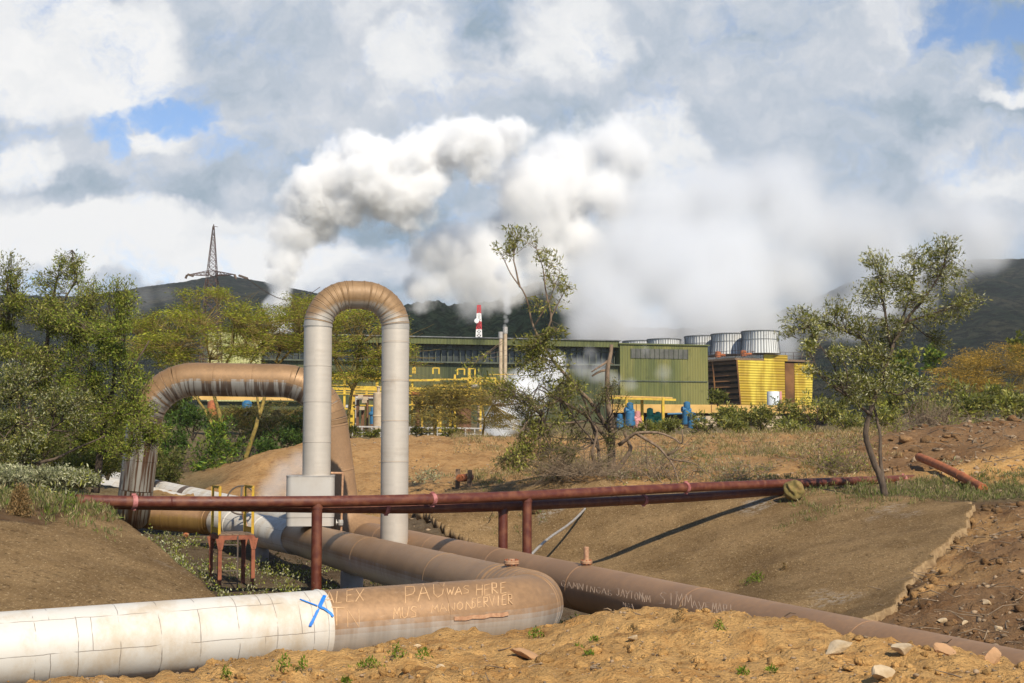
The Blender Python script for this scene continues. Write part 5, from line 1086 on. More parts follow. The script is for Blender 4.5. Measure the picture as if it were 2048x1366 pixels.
WEED = [(790, 1306, 30, 22, 'dense bright green weed clump on the dirt below the scratched pipe'), (560, 1336, 26, 22, 'dark green weed clump beside the seam of white cladding'), (600, 1335, 14, 14, 'small weed tuft right of the dark weed clump near the white cladding'), (455, 1352, 14, 18, 'upright grass tuft at the frame edge under the white cladding'), (725, 1335, 40, 12, 'spreading low weed patch on the dirt in front of the brown cladding'), (850, 1316, 26, 10, 'thin weed patch just right of the densest weed clump'), (1066, 1272, 28, 12, 'bright grass patch at the foot of the pipe bend'), (1155, 1288, 10, 6, 'tiny green tuft on bare dirt right of the pipe bend'), (1190, 1278, 14, 7, 'low tuft on the dirt under the mound'), (1180, 1305, 8, 5, 'tiny tuft lower on the bare dirt below the mound'), (1490, 1345, 12, 8, 'small tuft on bare dirt toward the frame edge'), (1548, 1340, 9, 8, 'little round tuft on the dirt right of the mound'), (1440, 1252, 16, 14, 'small weed growing on the mound crest'), (1358, 1232, 16, 18, 'dry brown weed on top of the mound'), (1262, 1258, 12, 12, 'rust-brown dried plant on the face of the mound'), (690, 1362, 14, 10, 'low tuft cut by the frame edge'), (1515, 1165, 42, 16, 'yellow-green grass patch growing from the slope joint above the dusty pipe'), (1572, 1142, 12, 14, 'dry straw tuft on the slope joint'), (40, 1015, 26, 34, 'bare dry shrub on the edge of the bank'), (150, 1018, 22, 24, 'bright green weed on the bank edge beside the red pipe end'), (95, 1024, 8, 10, 'tiny green weed on the bare bank edge')]
for i, (u, v, a, b, lab) in enumerate(WEED):
    g = ground_at(u, v + b * .5); z = math.hypot(g[0], g[1]); s = z / F; r2 = np.random.default_rng(200 + i); dry = 'dry' in lab or 'dried' in lab
    cols = ((.22, .13, .05), (.30, .20, .09)) if dry else ((.13, .20, .015), (.085, .15, .012), (.19, .23, .03))
    k = 1 if a * b < 700 else max(4, int(a * b / 40)); spots = [(g[0] + float(np.clip(r2.normal(), -1.3, 1.3)) * a * s * .30, g[1] + float(np.clip(r2.normal(), -1.3, 1.3)) * a * s * .2, b * s * r2.uniform(1.3, 2.0), max(.05, a * s * (.62 if k == 1 else .5))) for _ in range(k)]
    o = tufts('weed_plant', spots, cols, 300 + i, (max(.04, 6 * s), max(.012, 1.6 * s)), .9, 260); tag(o, lab, 'plant')
# ---------------------------------------------------------------- power station
def corrug(name, c, c2, period=.35, rough=.55, horizontal=False, streakc=None, axis='X', depth=.5):
    m, t, b = new_mat(name); co = t.node('ShaderNodeTexCoord').outputs['Object']; uv = t.node('ShaderNodeUVMap').outputs[0]
    x, y, _ = t.sep(uv); k = y if horizontal else x
    w = t.math('SINE', t.math('MULTIPLY', k, 2 * math.pi / period))
    st = t.noise(t.mapping(uv, (1, .06, 1) if not horizontal else (.08, 1, 1)), .9, 6, .65); st2 = t.noise(t.mapping(uv, (1, .12, 1)), .22, 4, .6); n = t.noise(co, .5, 6, .65)
    col = t.mix(t.mapr(st, .38, .62), c, c2); col = t.mix(t.mapr(st2, .46, .58, 0, .85), col, streakc or c2); col = t.mix(t.mapr(n, .55, .75, 0, .5), col, tuple(a * .55 for a in c)); col = t.mix(t.mapr(w, .2, -1, 0, .2), col, (.02, .02, .015))
    t.put(b.inputs['Base Color'], col); b.inputs['Roughness'].default_value = rough; b.inputs['Specular IOR Level'].default_value = .3
    t.put(b.inputs['Normal'], t.bump(w, depth, period * .2)); return m
MAT['green_sheet'] = corrug('green_corrugated_sheet', (.085, .10, .032), (.125, .135, .04), .42, streakc=(.20, .185, .055))
MAT['green_pale'] = corrug('pale_green_sheet', (.33, .34, .12), (.42, .42, .17), .42, streakc=(.44, .42, .2))
MAT['green_trim'] = corrug('green_eave_sheet', (.075, .085, .03), (.11, .12, .04), .5)
MAT['green_low'] = corrug('green_lower_wall', (.035, .045, .018), (.06, .07, .028), .6, streakc=(.11, .11, .045))
MAT['yellow_boards'] = corrug('yellow_boards', (.42, .285, .02), (.32, .20, .02), .45, horizontal=True, streakc=(.62, .48, .06))
MAT['dark_glass'] = simple('dark_glazing', (.012, .016, .016), (.03, .035, .03), .5, .25)
MAT['louvre'] = simple('grey_louvre', (.055, .055, .048), (.10, .10, .085), 1.2, .6)
MAT['mullion'] = simple('green_grey_mullion', (.07, .085, .05), (.045, .05, .035), 2, .6)
MAT['ochre'] = simple('ochre_parapet', (.56, .35, .11), (.42, .25, .075), .6, .8, lo=.4, hi=.75)
MAT['slat'] = simple('rusty_brown_slat', (.19, .085, .025), (.09, .04, .015), .4, .9)
MAT['shade_dark'] = simple('painted_shade_dark', (.012, .009, .006), (.03, .018, .01), .4, .9)  # near-black colour stands in for shade inside the tower and below the parapet
MAT['stack'] = corrug('pale_stack_ribs', (.60, .61, .60), (.46, .47, .47), .62, streakc=(.68, .68, .66))
MAT['stack_rim'] = simple('dark_stack_rim', (.16, .17, .17), (.09, .09, .09), 1, .6)
MAT['pump_blue'] = simple('blue_pump_paint', (.015, .10, .21), (.03, .14, .26), 1.5, .45)
MAT['pump_pink'] = simple('faded_pink_paint', (.55, .24, .24), (.40, .17, .15), 1.5, .6)
MAT['pump_green'] = simple('sea_green_paint', (.02, .26, .17), (.04, .32, .22), 1.5, .5)
MAT['tank'] = simple('white_tank_paint', (.62, .66, .70), (.50, .53, .55), .8, .5)
MAT['vessel'] = simple('rusty_brown_vessel', (.16, .07, .03), (.10, .05, .025), 1, .7)
MAT['tall_pale'] = simple('pale_column_paint', (.46, .36, .24), (.34, .25, .16), 1.2, .6)
MAT['mast_red'] = simple('mast_red_paint', (.42, .03, .035), None, 2, .5); MAT['mast_white'] = simple('mast_white_paint', (.70, .68, .66), None, 2, .5)
MAT['lattice'] = simple('rusty_lattice_steel', (.085, .045, .035), (.06, .04, .035), 1, .7)

ZA, ZB = 200.0, 219.0                      # the facade runs from the far edge (u 415) slightly away to u 1411
def FZ(u): # depth on the facade line
    k = (u - 415) / (1411 - 415.); return 1 / ((1 - k) / ZA + k / ZB)
def FP(u, v, off=0): p = P(u, v, FZ(u)); return p + NRM * off
_a, _b = P(415, 652, ZA), P(1411, 692, ZB); FX = unit(np.array([_b[0] - _a[0], _b[1] - _a[1], 0])); NRM = np.array([FX[1], -FX[0], 0])
TOPZ = (_a[2] + _b[2]) / 2; BASEZ = 4.6 + CZ - 2.4
def fpos(u): q = FP(u, 700); return np.array([q[0], q[1], 0])
def zrow(v, u=1100): return float(FP(u, v)[2])
def wall_box(mb, u0, u1, z0, z1, depth, out=0.):
    a, b = fpos(u0) + NRM * out, fpos(u1) + NRM * out; mb.frame_box(a + [0, 0, z0], b - a, -NRM * depth, (0, 0, z1 - z0)); return mb
def uv_build(mb, name, mat, parent):
    o = mb.build(name, mat, parent); me = o.data; ul = me.uv_layers.new(name='UVMap')
    for poly in me.polygons:
        n = np.array(poly.normal); ax = unit(np.cross((0, 0, 1), n)) if abs(n[2]) < .9 else np.array([1., 0, 0])
        for li in poly.loop_indices:
            c = np.array(me.vertices[me.loops[li].vertex_index].co); ul.data[li].uv = (c @ ax, c[2] if abs(n[2]) < .9 else c[1])
    return o
def station():
    t_ = thing('power_station', 'long green corrugated powerhouse with a dark glazed middle and lighter end blocks', 'building', fpos(900) + [0, 0, BASEZ])
    zT = zrow(676, 900); z = lambda v, u=900: zrow(v, u)
    uv_build(wall_box(MB(), 1236, 1411, BASEZ, zT - .5, 22, .9), 'end_block', MAT['green_sheet'], t_)
    uv_build(wall_box(MB(), 415, 522, BASEZ, zT + .15, 22, .9), 'end_block', MAT['green_pale'], t_)['label'] = 'pale yellow-green end block'
    uv_build(wall_box(MB(), 522.3, 1235.7, BASEZ, z(727), 21, .25), 'lower_wall', MAT['green_low'], t_)
    wall_box(MB(), 522.3, 1235.7, z(727) + .003, zT - 1.0, 19, -1.2).build('window_band', MAT['dark_glass'], t_); wb = bpy.data.objects['window_band']
    uv_build(wall_box(MB(), 522.3, 1235.7, zT - .95, zT, 24, .7), 'eave', MAT['green_trim'], t_)
    m = wall_box(MB(), 518, 1239, zT + .003, zT + .14, 25, .95); m.build('roof_edge', MAT['stack_rim'], t_)
    m = wall_box(MB(), 1233, 1414, zT - .49, zT - .30, 23, 1.15); m.build('roof_edge', MAT['green_trim'], t_)
    wall_box(MB(), 522.3, 1235.7, z(727) + .004, z(727) + .22, 1.5, .9).build('ledge', MAT['mullion'], t_)
    wall_box(MB(), 522.3, 1235.7, z(698), z(698) + .14, .6, -.6).build('transom', MAT['mullion'], wb)
    nl = 58;     us = np.linspace(526, 1232, nl)
    for k in range(nl):
        m = MB(); wall_box(m, us[k] - .7, us[k] + .7, z(727) + .23, z(698) - .003, .25, -.85 if k % 2 else -.6)
        wall_box(m, us[k] - .6, us[k] + .6, z(698) + .145, zT - 1.0, .25, -.85)
        m.build('mullion', MAT['mullion'], wb)
        if k < nl - 1 and (k * 7) % 5 != 0:
            l = MB()
            hh = (zT - 1.05 - z(698) - .2) / 4
            for j in range(4): wall_box(l, us[k] + 1.2, us[k + 1] - 1.2, z(698) + .2 + j * hh, z(698) + .2 + j * hh + hh * .55, .1, -1.02 + (k % 3) * .08)
            l.build('louvre', MAT['louvre'], wb)
    wall_box(MB(), 1257, 1371, z(718, 1310), z(699, 1310), .3, 1.0).build('louvre_panel', MAT['louvre'], t_)
    m = MB()
    for k in range(13): u = 1257.5 + k * 9.4; wall_box(m, u, u + .8, z(718, 1310), z(699, 1310), .1, 1.12)
    m.build('louvre_post', MAT['mullion'], t_)
    wall_box(MB(), 1225, 1409, z(764, 1310), z(764, 1310) + .14, .2, 1.05).build('seam_rail', MAT['mullion'], t_)
    m = MB(); wall_box(m, 1411.4, 1413.2, z(835, 1400), z(764, 1400), .25, .5); m.build('downpipe', MAT['galv'], t_)
station()

def chimneys():
    for u, top, lab in ((1001.5, 664, 'thin pale exhaust pipe, shorter of the pair before the dark windows'), (1010.5, 654, 'thin pale exhaust pipe, taller of the pair, venting steam')):
        p = P(u, top, 196); g = fpos(u) + NRM * 6; m = MB(); t_ = thing('exhaust_pipe', lab, 'chimney', (p[0], p[1], BASEZ)); m.tube([(p[0], p[1], BASEZ), p], .26, 12); m.build('flue', MAT['tall_pale'], t_, smooth=True, sharp=40)
        m = MB(); m.tube([p - [0, 0, .9], p + [0, 0, .02]], .34, 12); m.build('cap', MAT['galv'], t_, smooth=True, sharp=40)
chimneys()

def lattice(mb, base, top, w0, w1, n, th):
    """four legs and crossed bracing between two heights"""
    base, top = np.asarray(base, float), np.asarray(top, float); q = np.array([(-1, -1, 0), (1, -1, 0), (1, 1, 0), (-1, 1, 0)]) / 2.
    lv = [(base + (top - base) * (k / n) ** .9, w0 + (w1 - w0) * (k / n) ** .9) for k in range(n + 1)]
    for (c0, a), (c1, b) in zip(lv[:-1], lv[1:]):
        for k in range(4):
            j = (k + 1) % 4; mb.bar(c0 + q[k] * a, c1 + q[k] * b, th * 1.4); mb.bar(c0 + q[k] * a, c1 + q[j] * b, th); mb.bar(c0 + q[j] * a, c1 + q[k] * b, th); mb.bar(c1 + q[k] * b, c1 + q[j] * b, th)
def mast():
    zz = 245.; top = P(958, 611, zz); bot = P(958, 690, zz); t_ = thing('radio_mast', 'slim red and white lattice mast behind the powerhouse roof', 'mast', (bot[0], bot[1], bot[2] - 14))
    n = 7; b0 = np.array([top[0], top[1], bot[2] - 3])
    for k in range(n):
        m = MB(); p0, p1 = b0 + (top - b0) * k / n, b0 + (top - b0) * (k + 1) / n; w = lambda q: 1.25 - .75 * q / n; lattice(m, p0, p1, w(k), w(k + 1), 2, .12); m.build('mast_section', MAT['mast_red' if k % 2 == 0 else 'mast_white'], t_)
    m = MB(); p = P(953.5, 642, zz - 1); m.lathe(p, [(.35, 0), (.42, .3), (.1, .35)], 12, axis=(0, -1, 0)); m.build('dish', MAT['mast_white'], t_); m = MB(); lattice(m, (top[0], top[1], bot[2] - 15), b0, 1.9, 1.25, 5, .12); m.build('mast_foot', MAT['mast_white'], t_)
mast()
def pylon():
    zz = 165.; top = P(427, 453, zz); arm = P(424, 556, zz); g = P(424, 800, zz); t_ = thing('power_pylon', 'dark lattice power pylon with one wide cross arm, rising behind the acacias', 'pylon', g)
    m = MB(); lattice(m, (arm[0], arm[1], g[2]), (arm[0], arm[1], arm[2] - .3), 2.6, 1.25, 10, .055); lattice(m, (arm[0], arm[1], arm[2] - .3), top, 1.2, .16, 9, .038); m.bar(top, top + [.02, 0, .25], .10); m.bar(top + [0, 0, .05], top + [.5, 0, -.05], .05); m.build('tower', MAT['lattice'], t_)
    for e, hh in ((P(374, 550, zz), 0), (P(470, 549, zz - 2), 0)):
        m = MB(); r_ = np.array([arm[0], arm[1], P(424, 541, zz)[2]]); lo = np.array([arm[0], arm[1], P(424, 551, zz)[2]])
        for s in (-.55, .55):
            o = np.array([0, s, 0]); m.bar(r_ + o, e, .065); m.bar(lo + o, e, .065)
            for k in range(1, 6): a, b = r_ + o + (e - r_ - o) * k / 6, lo + o + (e - lo - o) * (k - .5) / 6; m.bar(a, b, .04); a2 = lo + o + (e - lo - o) * (k + .5) / 6; m.bar(a, a2, .04)
        m.build('cross_arm', MAT['lattice'], t_)
    for a, b in ((P(374, 550, zz), P(371, 557, zz)), (P(376, 549, zz), P(386, 552, zz - 3)), (P(469, 549, zz - 2), P(472, 558, zz - 2)), (P(478, 551, zz - 2), P(495, 557, zz - 5))):
        m = MB(); a, b = np.array(a), np.array(b)
        for k in range(9): m.lathe(a + (b - a) * (k + .5) / 9, [(.14, -.03), (.14, .03)], 8, axis=b - a)
        m.bar(a, b, .08); m.build('insulator_string', MAT['steel'], t_)
    m = MB(); a, b = P(495, 557, zz - 5), P(640, 574, 210); m.tube([a + (b - a) * k / 12 - np.array([0, 0, 2.2 * math.sin(k / 12 * math.pi)]) for k in range(13)], .05, 5); m.build('conductor', MAT['steel'], t_)
pylon()

def cooling():
    Z0 = 250.; zdeck = P(1521, 709, Z0)[2]; g0 = BASEZ + .3
    specs = [(1521, Z0, 78, 663, 708), (1459, Z0 + 6, 76, 668.5, 710), (1405, Z0 + 12, 74, 673, 713)]
    rx = unit(np.array([P(1405, 700, Z0 + 12)[0] - P(1521, 700, Z0)[0], P(1405, 700, Z0 + 12)[1] - P(1521, 700, Z0)[1], 0])); ry = np.array([rx[1], -rx[0], 0]); ry = ry if ry[1] > 0 else -ry
    def stack(u, z, w, vt, vb, lab):
        r_ = w / 2 * z / F; b = P(u, vb, z); h = P(u, vt, z)[2] - b[2]; t_ = thing('fan_stack', lab, 'cooling stack', b, 'cooling tower fan stacks'); seg = 64
        prof = [(1.0, 0), (.955, h * .35), (.93, h * .62), (.94, h * .85), (.965, h)]; m = MB(); m.lathe(b, [(r_ * a, q) for a, q in prof] + [(r_ * .93, h), (r_ * .88, h * .5)], seg)
        o = m.build('shell', MAT['stack'], t_, smooth=True, sharp=40, uv=None); me = o.data; ul = me.uv_layers.new(name='UVMap')
        for poly in me.polygons:
            js = [me.loops[li].vertex_index % seg for li in poly.loop_indices]; wrap = max(js) - min(js) > seg / 2
            for li, j in zip(poly.loop_indices, js): jj = j + seg if wrap and j < seg / 2 else j; ul.data[li].uv = (jj * 2 * math.pi * r_ / seg, me.vertices[me.loops[li].vertex_index].co[2])
        m = MB()
        for k in range(44): a = 2 * math.pi * k / 44; e = np.array([math.cos(a), math.sin(a), 0]); m.tube([b + e * r_ * (pa + .012) + [0, 0, ph] for pa, ph in prof], .045, 4)
        m.build('rib', MAT['stack_rim'], t_)
        for q, tw in ((h - .04, .09), (h * .62, .05)):
            m = MB(); rr = r_ * (.975 if q > h * .8 else .945); m.tube([b + [math.cos(a) * rr, math.sin(a) * rr, q] for a in np.linspace(0, 2 * math.pi, 49)], tw, 6, False); m.build('hoop', MAT['stack_rim'], t_)
        return t_
    for s, lab in zip(specs, ('nearest and largest pale ribbed fan stack, above the yellow slatted end', 'second pale ribbed fan stack in the row, beside the nearest one', 'third pale ribbed fan stack, half hidden behind the second')): stack(*s, lab)
    stack(1328, Z0 + 8, 70, 679, 712, 'pale fan stack showing only its rim above the green end block'); stack(1277, Z0 + 16, 66, 682.5, 714, 'lowest pale fan stack rim above the green roof, beside another rim')
    # tower block
    t_ = thing('cooling_tower', 'timber cooling tower with yellow boarded flared end and rusty slatted side', 'cooling tower', P(1545, 800, Z0))
    e0, e1 = P(1474, 716, Z0 - 5), P(1626, 722, Z0 + 2); ue = unit(np.array([e1[0] - e0[0], e1[1] - e0[1], 0])); e0 = np.array([e0[0], e0[1], 0]); e1 = e0 + ue * np.linalg.norm(e1[:2] - e0[:2]); ub = np.array([-ue[1], ue[0], 0])
    zt = P(1500, 721, Z0 - 3)[2]; zb = g0 - 2; L = np.linalg.norm(e1 - e0); Lb = 42.; side = -rx if False else rx
    # the block runs back along the row of stacks; walls lean in toward the ground
    back = np.array([rx[0], rx[1], 0]) * 60
    def slab(a, b, c, d, th, nrm): m = MB(); q = [np.asarray(x, float) for x in (a, b, c, d)]; n = np.asarray(nrm) * th; m.add(q + [x + n for x in q], [(0, 1, 2, 3), (7, 6, 5, 4), (0, 4, 5, 1), (1, 5, 6, 2), (2, 6, 7, 3), (3, 7, 4, 0)]); return m
    U = lambda k, z: e0 + ue * (L * k) + np.array([0, 0, z]); ins = .085
    uv_build(slab(U(ins, zb), U(.62, zb), U(.62, zt), U(0, zt), .25, ub), 'boarded_end', MAT['yellow_boards'], t_)
    uv_build(slab(U(.75, zb), U(1 - .05, zb), U(1, zt - .3), U(.75, zt - .3), .25, ub), 'boarded_end', MAT['yellow_boards'], t_)
    uv_build(slab(U(.35, zt + .003), U(.66, zt + .003), U(.66, zt + 1.1), U(.35, zt + 1.1), .25, ub), 'boarded_parapet', MAT['yellow_boards'], t_)
    slab(U(.625, zb), U(.745, zb), U(.745, zt - .3), U(.625, zt - .3), .25, ub * 2).build('dark_gap', MAT['slat'], t_)
    m = MB(); o = U(.10, zb) + ub * .8; m.frame_box(o, back, ue * L * .84, (0, 0, zt - zb - .1)); m.build('core', MAT['shade_dark'], t_)
    m = MB(); n = 15; f0 = -ue
    for k in range(n):
        zz = zb + (zt - zb) * (k + .4) / n; lean = (1 - (zz - zb) / (zt - zb)) * .085 * L; o = U(0, zz) + ue * (lean + .05) + ub * .4; m.add([o, o + back, o + back + ue * .5 + [0, 0, .55], o + ue * .5 + [0, 0, .55], o + [0, 0, -.06], o + back + [0, 0, -.06], o + back + ue * .5 + [0, 0, .49], o + ue * .5 + [0, 0, .49]], [(0, 1, 2, 3), (7, 6, 5, 4), (0, 4, 5, 1), (1, 5, 6, 2), (2, 6, 7, 3), (3, 7, 4, 0)])
    m.build('slats', MAT['slat'], t_)
    m = MB()
    for k in range(10): o = U(-.005, zb) + back * (k / 10.) + ue * .02; m.bar(o + ue * .085 * L, o + [0, 0, zt - zb], .22)
    m.build('slat_post', MAT['slat'], t_)
    m = MB(); o = U(-.02, zt + .01) + ub * .1; m.frame_box(o, back, ue * L * .99, (0, 0, .35)); m.build('deck', MAT['deck'], t_)
    m = MB()
    for q0, q1, n in ((U(-.01, zt + .36) + ub * .3, U(-.01, zt + .36) + back, 26), (U(-.01, zt + .36) + ub * .3, U(.97, zt + .36) + ub * .3, 9)):
        for k in range(n + 1): c = q0 + (q1 - q0) * k / n; m.bar(c, c + [0, 0, 1.25], .07)
        for h in (.65, 1.25): m.bar(q0 + [0, 0, h], q1 + [0, 0, h], .06)
    m.build('railing', MAT['lattice'], t_)
    for u, v, z in ((1487, 706, Z0 - 3), (1436, 708, Z0 + 3)):
        c = P(u, v, z); m = MB(); m.lathe(c - [0, 0, .6], [(.5, 0), (.55, .5), (.5, 1.0), (.2, 1.1)], 14); m.lathe(c + [.5, 0, -.2], [(.25, 0), (.25, .9)], 10, axis=(1, 0, 0)); m.build('fan_motor', MAT['orange_rust'], t_, smooth=True, sharp=40)
    t2 = thing('water_tank', 'white upright tank beside the dark gap in the yellow boards', 'tank', P(1547, 815, Z0 - 14)); c = P(1547, 822, Z0 - 14); h = P(1547, 783, Z0 - 14)[2] - c[2]; m = MB(); m.lathe(c, [(1.05, 0), (1.05, h * .97), (.98, h)], 28); m.build('shell', MAT['tank'], t2, smooth=True, sharp=40)
    m = MB(); m.bar(c + [1.15, -.5, 0], c + [1.15, -.5, h], .3, .2); m.build('pipe', MAT['pump_pink'], t2)
cooling()

# -- ochre parapet, canopy, pumps and pipe racks before the facade
def parapet():
    t_ = thing('parapet_wall', 'long ochre parapet wall before the green end block', 'wall', P(1380, 830, 170)); a, b = P(1222, 808, 172), P(1665, 806, 178); a, b = np.array(a), np.array(b); zt = a[2]; d = b - a; d[2] = 0; h = P(1222, 808, 172)[2] - P(1222, 825, 172)[2]; n = np.array([-d[1], d[0], 0]); n = unit(n)
    m = MB(); m.frame_box(a + [0, 0, -h], d, n * 1.2, (0, 0, h)); m.build('wall', MAT['ochre'], t_)
    m = MB()
    for k in range(1, 9): q = a + d * k / 9 - n * .03; m.bar(q + [0, 0, -h + .02], q + [0, 0, -.02], .07, .05)
    m.build('joint_strip', MAT['slat'], t_)
    m = MB(); m.frame_box(a + n * 1.6 + [0, 0, -h - 4.2], d, n * .5, (0, 0, 4.2 + h * .5)); m.build('shade_painted_wall', MAT['shade_dark'], t_)  # near-black colour puts the shade beneath the parapet into this wall
    for u in (1415, 1545): c = P(u, 842, 171); m = MB(); m.frame_box(c - [1.3, 0, 1.5], (2.4, 0, 0), (0, .3, 0), (0, 0, 2.1)); m.build('pale_panel', MAT['tall_pale'], t_)
parapet()
def canopy():
    t_ = thing('canopy', 'yellow steel canopy on thin posts in front of the green end block', 'canopy', P(1280, 830, 165)); a, b = P(1216, 793, 165), P(1345, 797, 165); a, b = np.array(a), np.array(b); n = np.array([0, 1., 0])
    m = MB(); m.frame_box(a, (b[0] - a[0], 0, b[2] - a[2]), n * 4, (0, 0, .16)); m.build('roof', MAT['ochre'], t_)
    m = MB(); m.frame_box(a - [0, .05, .28], (b[0] - a[0] + .4, 0, b[2] - a[2]), n * .15, (0, 0, .25))
    for k in range(9): q = a + (b - a) * (k + .5) / 9; m.bar(q + [0, 0, -.2], q + [.25, 0, -.02] + n * 3.9, .12)
    m.build('beam', MAT['yellow'], t_)
    for u, dz in ((1253, 0), (1284, 2), (1326, 0)): p = P(u, 795, 165 + dz); m = MB(); m.tube([(p[0], p[1], p[2] - 5.2), p], .18, 8); m.build('post', MAT['yellow'], t_, smooth=True, sharp=40)
canopy()
def pump(u, v, z, mat, lab, s=1., kind=0):
    s = s * .72
    c = P(u, v, z); t_ = thing('pump', lab, 'pump', c, 'painted pumps under the parapet'); m = MB()
    m.lathe(c - [0, 0, 1.3 * s], [(.8 * s, 0), (.85 * s, .3 * s), (.7 * s, 1.1 * s), (.75 * s, 1.9 * s), (.4 * s, 2.3 * s)], 16); m.build('casing', mat, t_, smooth=True, sharp=40)
    m = MB(); m.lathe(c + [.6 * s, 0, .9 * s], [(.3 * s, 0), (.3 * s, 1.3 * s), (.45 * s, 1.32 * s), (.45 * s, 1.5 * s)], 12, axis=(1 if kind else -1, -.3, .1)); m.lathe(c + [0, 0, 1. * s], [(.5 * s, 0), (.55 * s, .2 * s), (.5 * s, 1.1 * s), (.15 * s, 1.25 * s)], 14); m.build('motor', mat, t_, smooth=True, sharp=40)
for a in [(1260, 834, 164, MAT['pump_blue'], 'blue pump casing under the yellow canopy, tallest of the coloured pumps', 1.05), (1240, 850, 163, MAT['pump_blue'], 'low blue pump half hidden by the broken trunk', .8), (1275, 848, 166, MAT['pump_pink'], 'faded pink pump beside the tall blue casing', .95), (1300, 843, 168, MAT['pump_green'], 'sea-green machine under the canopy', 1.0, 1), (1316, 845, 168.5, MAT['pump_green'], 'second sea-green machine close beside a canopy post', .8), (1374, 832, 166, MAT['pump_blue'], 'blue valve tower under the ochre wall, in the bushes', 1.05), (1385, 852, 165, MAT['pump_blue'], 'lower blue pump nearest the bushes under the ochre wall', 1.0, 1)]: pump(*a)
def rail_pipe():
    a, b = P(1335, 828, 168), P(1372, 827, 168); t_ = thing('blue_pipe', 'thin blue pipe joining the blue valve tower', 'pipe', a); m = MB(); m.tube([a, b], .12, 8); m.build('pipe_run', MAT['pump_blue'], t_)
rail_pipe()

def rack(pts_posts, beams, lab, zz, th=.22, group='yellow pipe racks before the powerhouse'):
    t_ = thing('pipe_rack', lab, 'pipe rack', P(pts_posts[0][0], 870, zz), group)
    for u, v0, v1 in pts_posts:
        p = P(u, v0, zz); q = P(u, v1, zz); m = MB(); m.bar((p[0], p[1], q[2]), p, th * 1.25, th); m.build('post', MAT['yellow'], t_)
    for u0, u1, v0, v1, w in beams: m = MB(); m.bar(P(u0, v0, zz - .3), P(u1, v1, zz - .3), th * .7, th * w); m.build('beam', MAT['yellow'], t_)
    return t_
rack([(704, 778, 880), (754.5, 742, 880)], [(655, 770, 756, 757, 1.6), (655, 770, 777, 779, 1.2), (655, 770, 783, 785, .5)], 'yellow pipe rack seen through the tall arch', 150)
rack([(875, 812, 880), (909, 786, 880), (939, 762, 880)], [(815, 960, 777, 780, 1.2), (815, 960, 782, 786, .6), (870, 912, 817, 818, .5)], 'yellow pipe rack behind the low olive acacia', 150)
rack([(901, 784, 880), (933.5, 790, 880), (938.5, 736, 800), (1010, 782, 800)], [(935, 1012, 762, 764, 1.6), (935, 1012, 781, 785, 1.7), (935, 1012, 789, 791, .8)], 'yellow pipe rack ending at the white ground steam', 152)
rr = random.Random(12)
for i in range(7):
    u0 = 650 + i * 56; zz = 142 + (i * 5) % 17; ps = [(u0 + rr.uniform(0, 14), 752 + rr.uniform(0, 30), 882), (u0 + rr.uniform(26, 46), 748 + rr.uniform(0, 40), 882)]
    bs = [(u0 - 8, u0 + 62, v, v + rr.uniform(-1, 1), rr.choice([.5, .8, 1.3])) for v in (755 + rr.uniform(-6, 6), 772 + rr.uniform(-5, 5), 790 + rr.uniform(-6, 8), 812 + rr.uniform(-8, 8))]
    rack(ps, bs, 'dense yellow pipework bay before the dark powerhouse wall', zz, .17, 'yellow pipework bays')
for i in range(9):
    u = 668 + i * 41 + rr.uniform(-8, 8); z = 156 + rr.uniform(-3, 3); v0 = rr.uniform(770, 820); t_ = thing('standpipe', 'dull standpipe with a cross branch among the yellow pipework', 'pipe', P(u, 880, z), 'standpipes among the yellow pipework'); m = MB(); q = P(u, v0, z); m.tube([P(u, 885, z), q], .28, 10); m.tube([q, q + [rr.uniform(1.5, 3.5), 0, 0]], .26, 10); m.build('pipe_run', MAT[rr.choice(['vessel', 'tall_pale', 'galv', 'orange_rust'])], t_, smooth=True, sharp=40)
for i, (u, v, w, h) in enumerate([(828, 735, 4, 12), (872, 736, 12, 12), (922, 738, 14, 12), (944, 737, 12, 30)]):
    t_ = thing('safety_rail', ['short yellow guard rail at the roof step beside the tall arch', 'yellow guard rail gate on the step under the dark windows', 'open yellow guard rail before the green lower wall', 'tall yellow guard rail post by the exhaust pipes'][i], 'railing', P(u, v + 10, 158)); a = P(u - w / 2, v + h, 158); b = P(u + w / 2, v + h, 158); top = P(u, v, 158)[2]; m = MB(); m.bar(a, (a[0], a[1], top), .16); m.bar(b, (b[0], b[1], top), .16); m.bar((a[0], a[1], top), (b[0], b[1], top), .12); m.build('rail', MAT['yellow'], t_)
def vessel(u, v0, v1, z, r_, mat, lab, name='column_vessel'):
    t_ = thing(name, lab, 'vessel', P(u, v1, z)); p, q = P(u, v0, z), P(u, v1, z); h = p[2] - q[2]; m = MB(); m.lathe((p[0], p[1], q[2]), [(r_, 0), (r_, h * .45), (r_ * 1.08, h * .46), (r_ * 1.08, h * .48), (r_, h * .49), (r_, h - .1), (r_ * .8, h)], 18); m.build('shell', mat, t_, smooth=True, sharp=40)
    m = MB(); m.lathe((p[0], p[1], p[2]), [(r_ * .3, 0), (r_ * .3, .5), (r_ * .45, .5), (r_ * .45, .6)], 12); m.build('nozzle', mat, t_)
vessel(757, 785, 875, 140, .52, MAT['tall_pale'], 'pale upright column just left of the taller pipe leg, behind the arch'); vessel(928, 800, 878, 148, .75, MAT['vessel'], 'brown upright vessel between the yellow rack posts'); vessel(990, 790, 875, 150, .42, MAT['tall_pale'], 'thin pale column at the edge of the white ground steam')
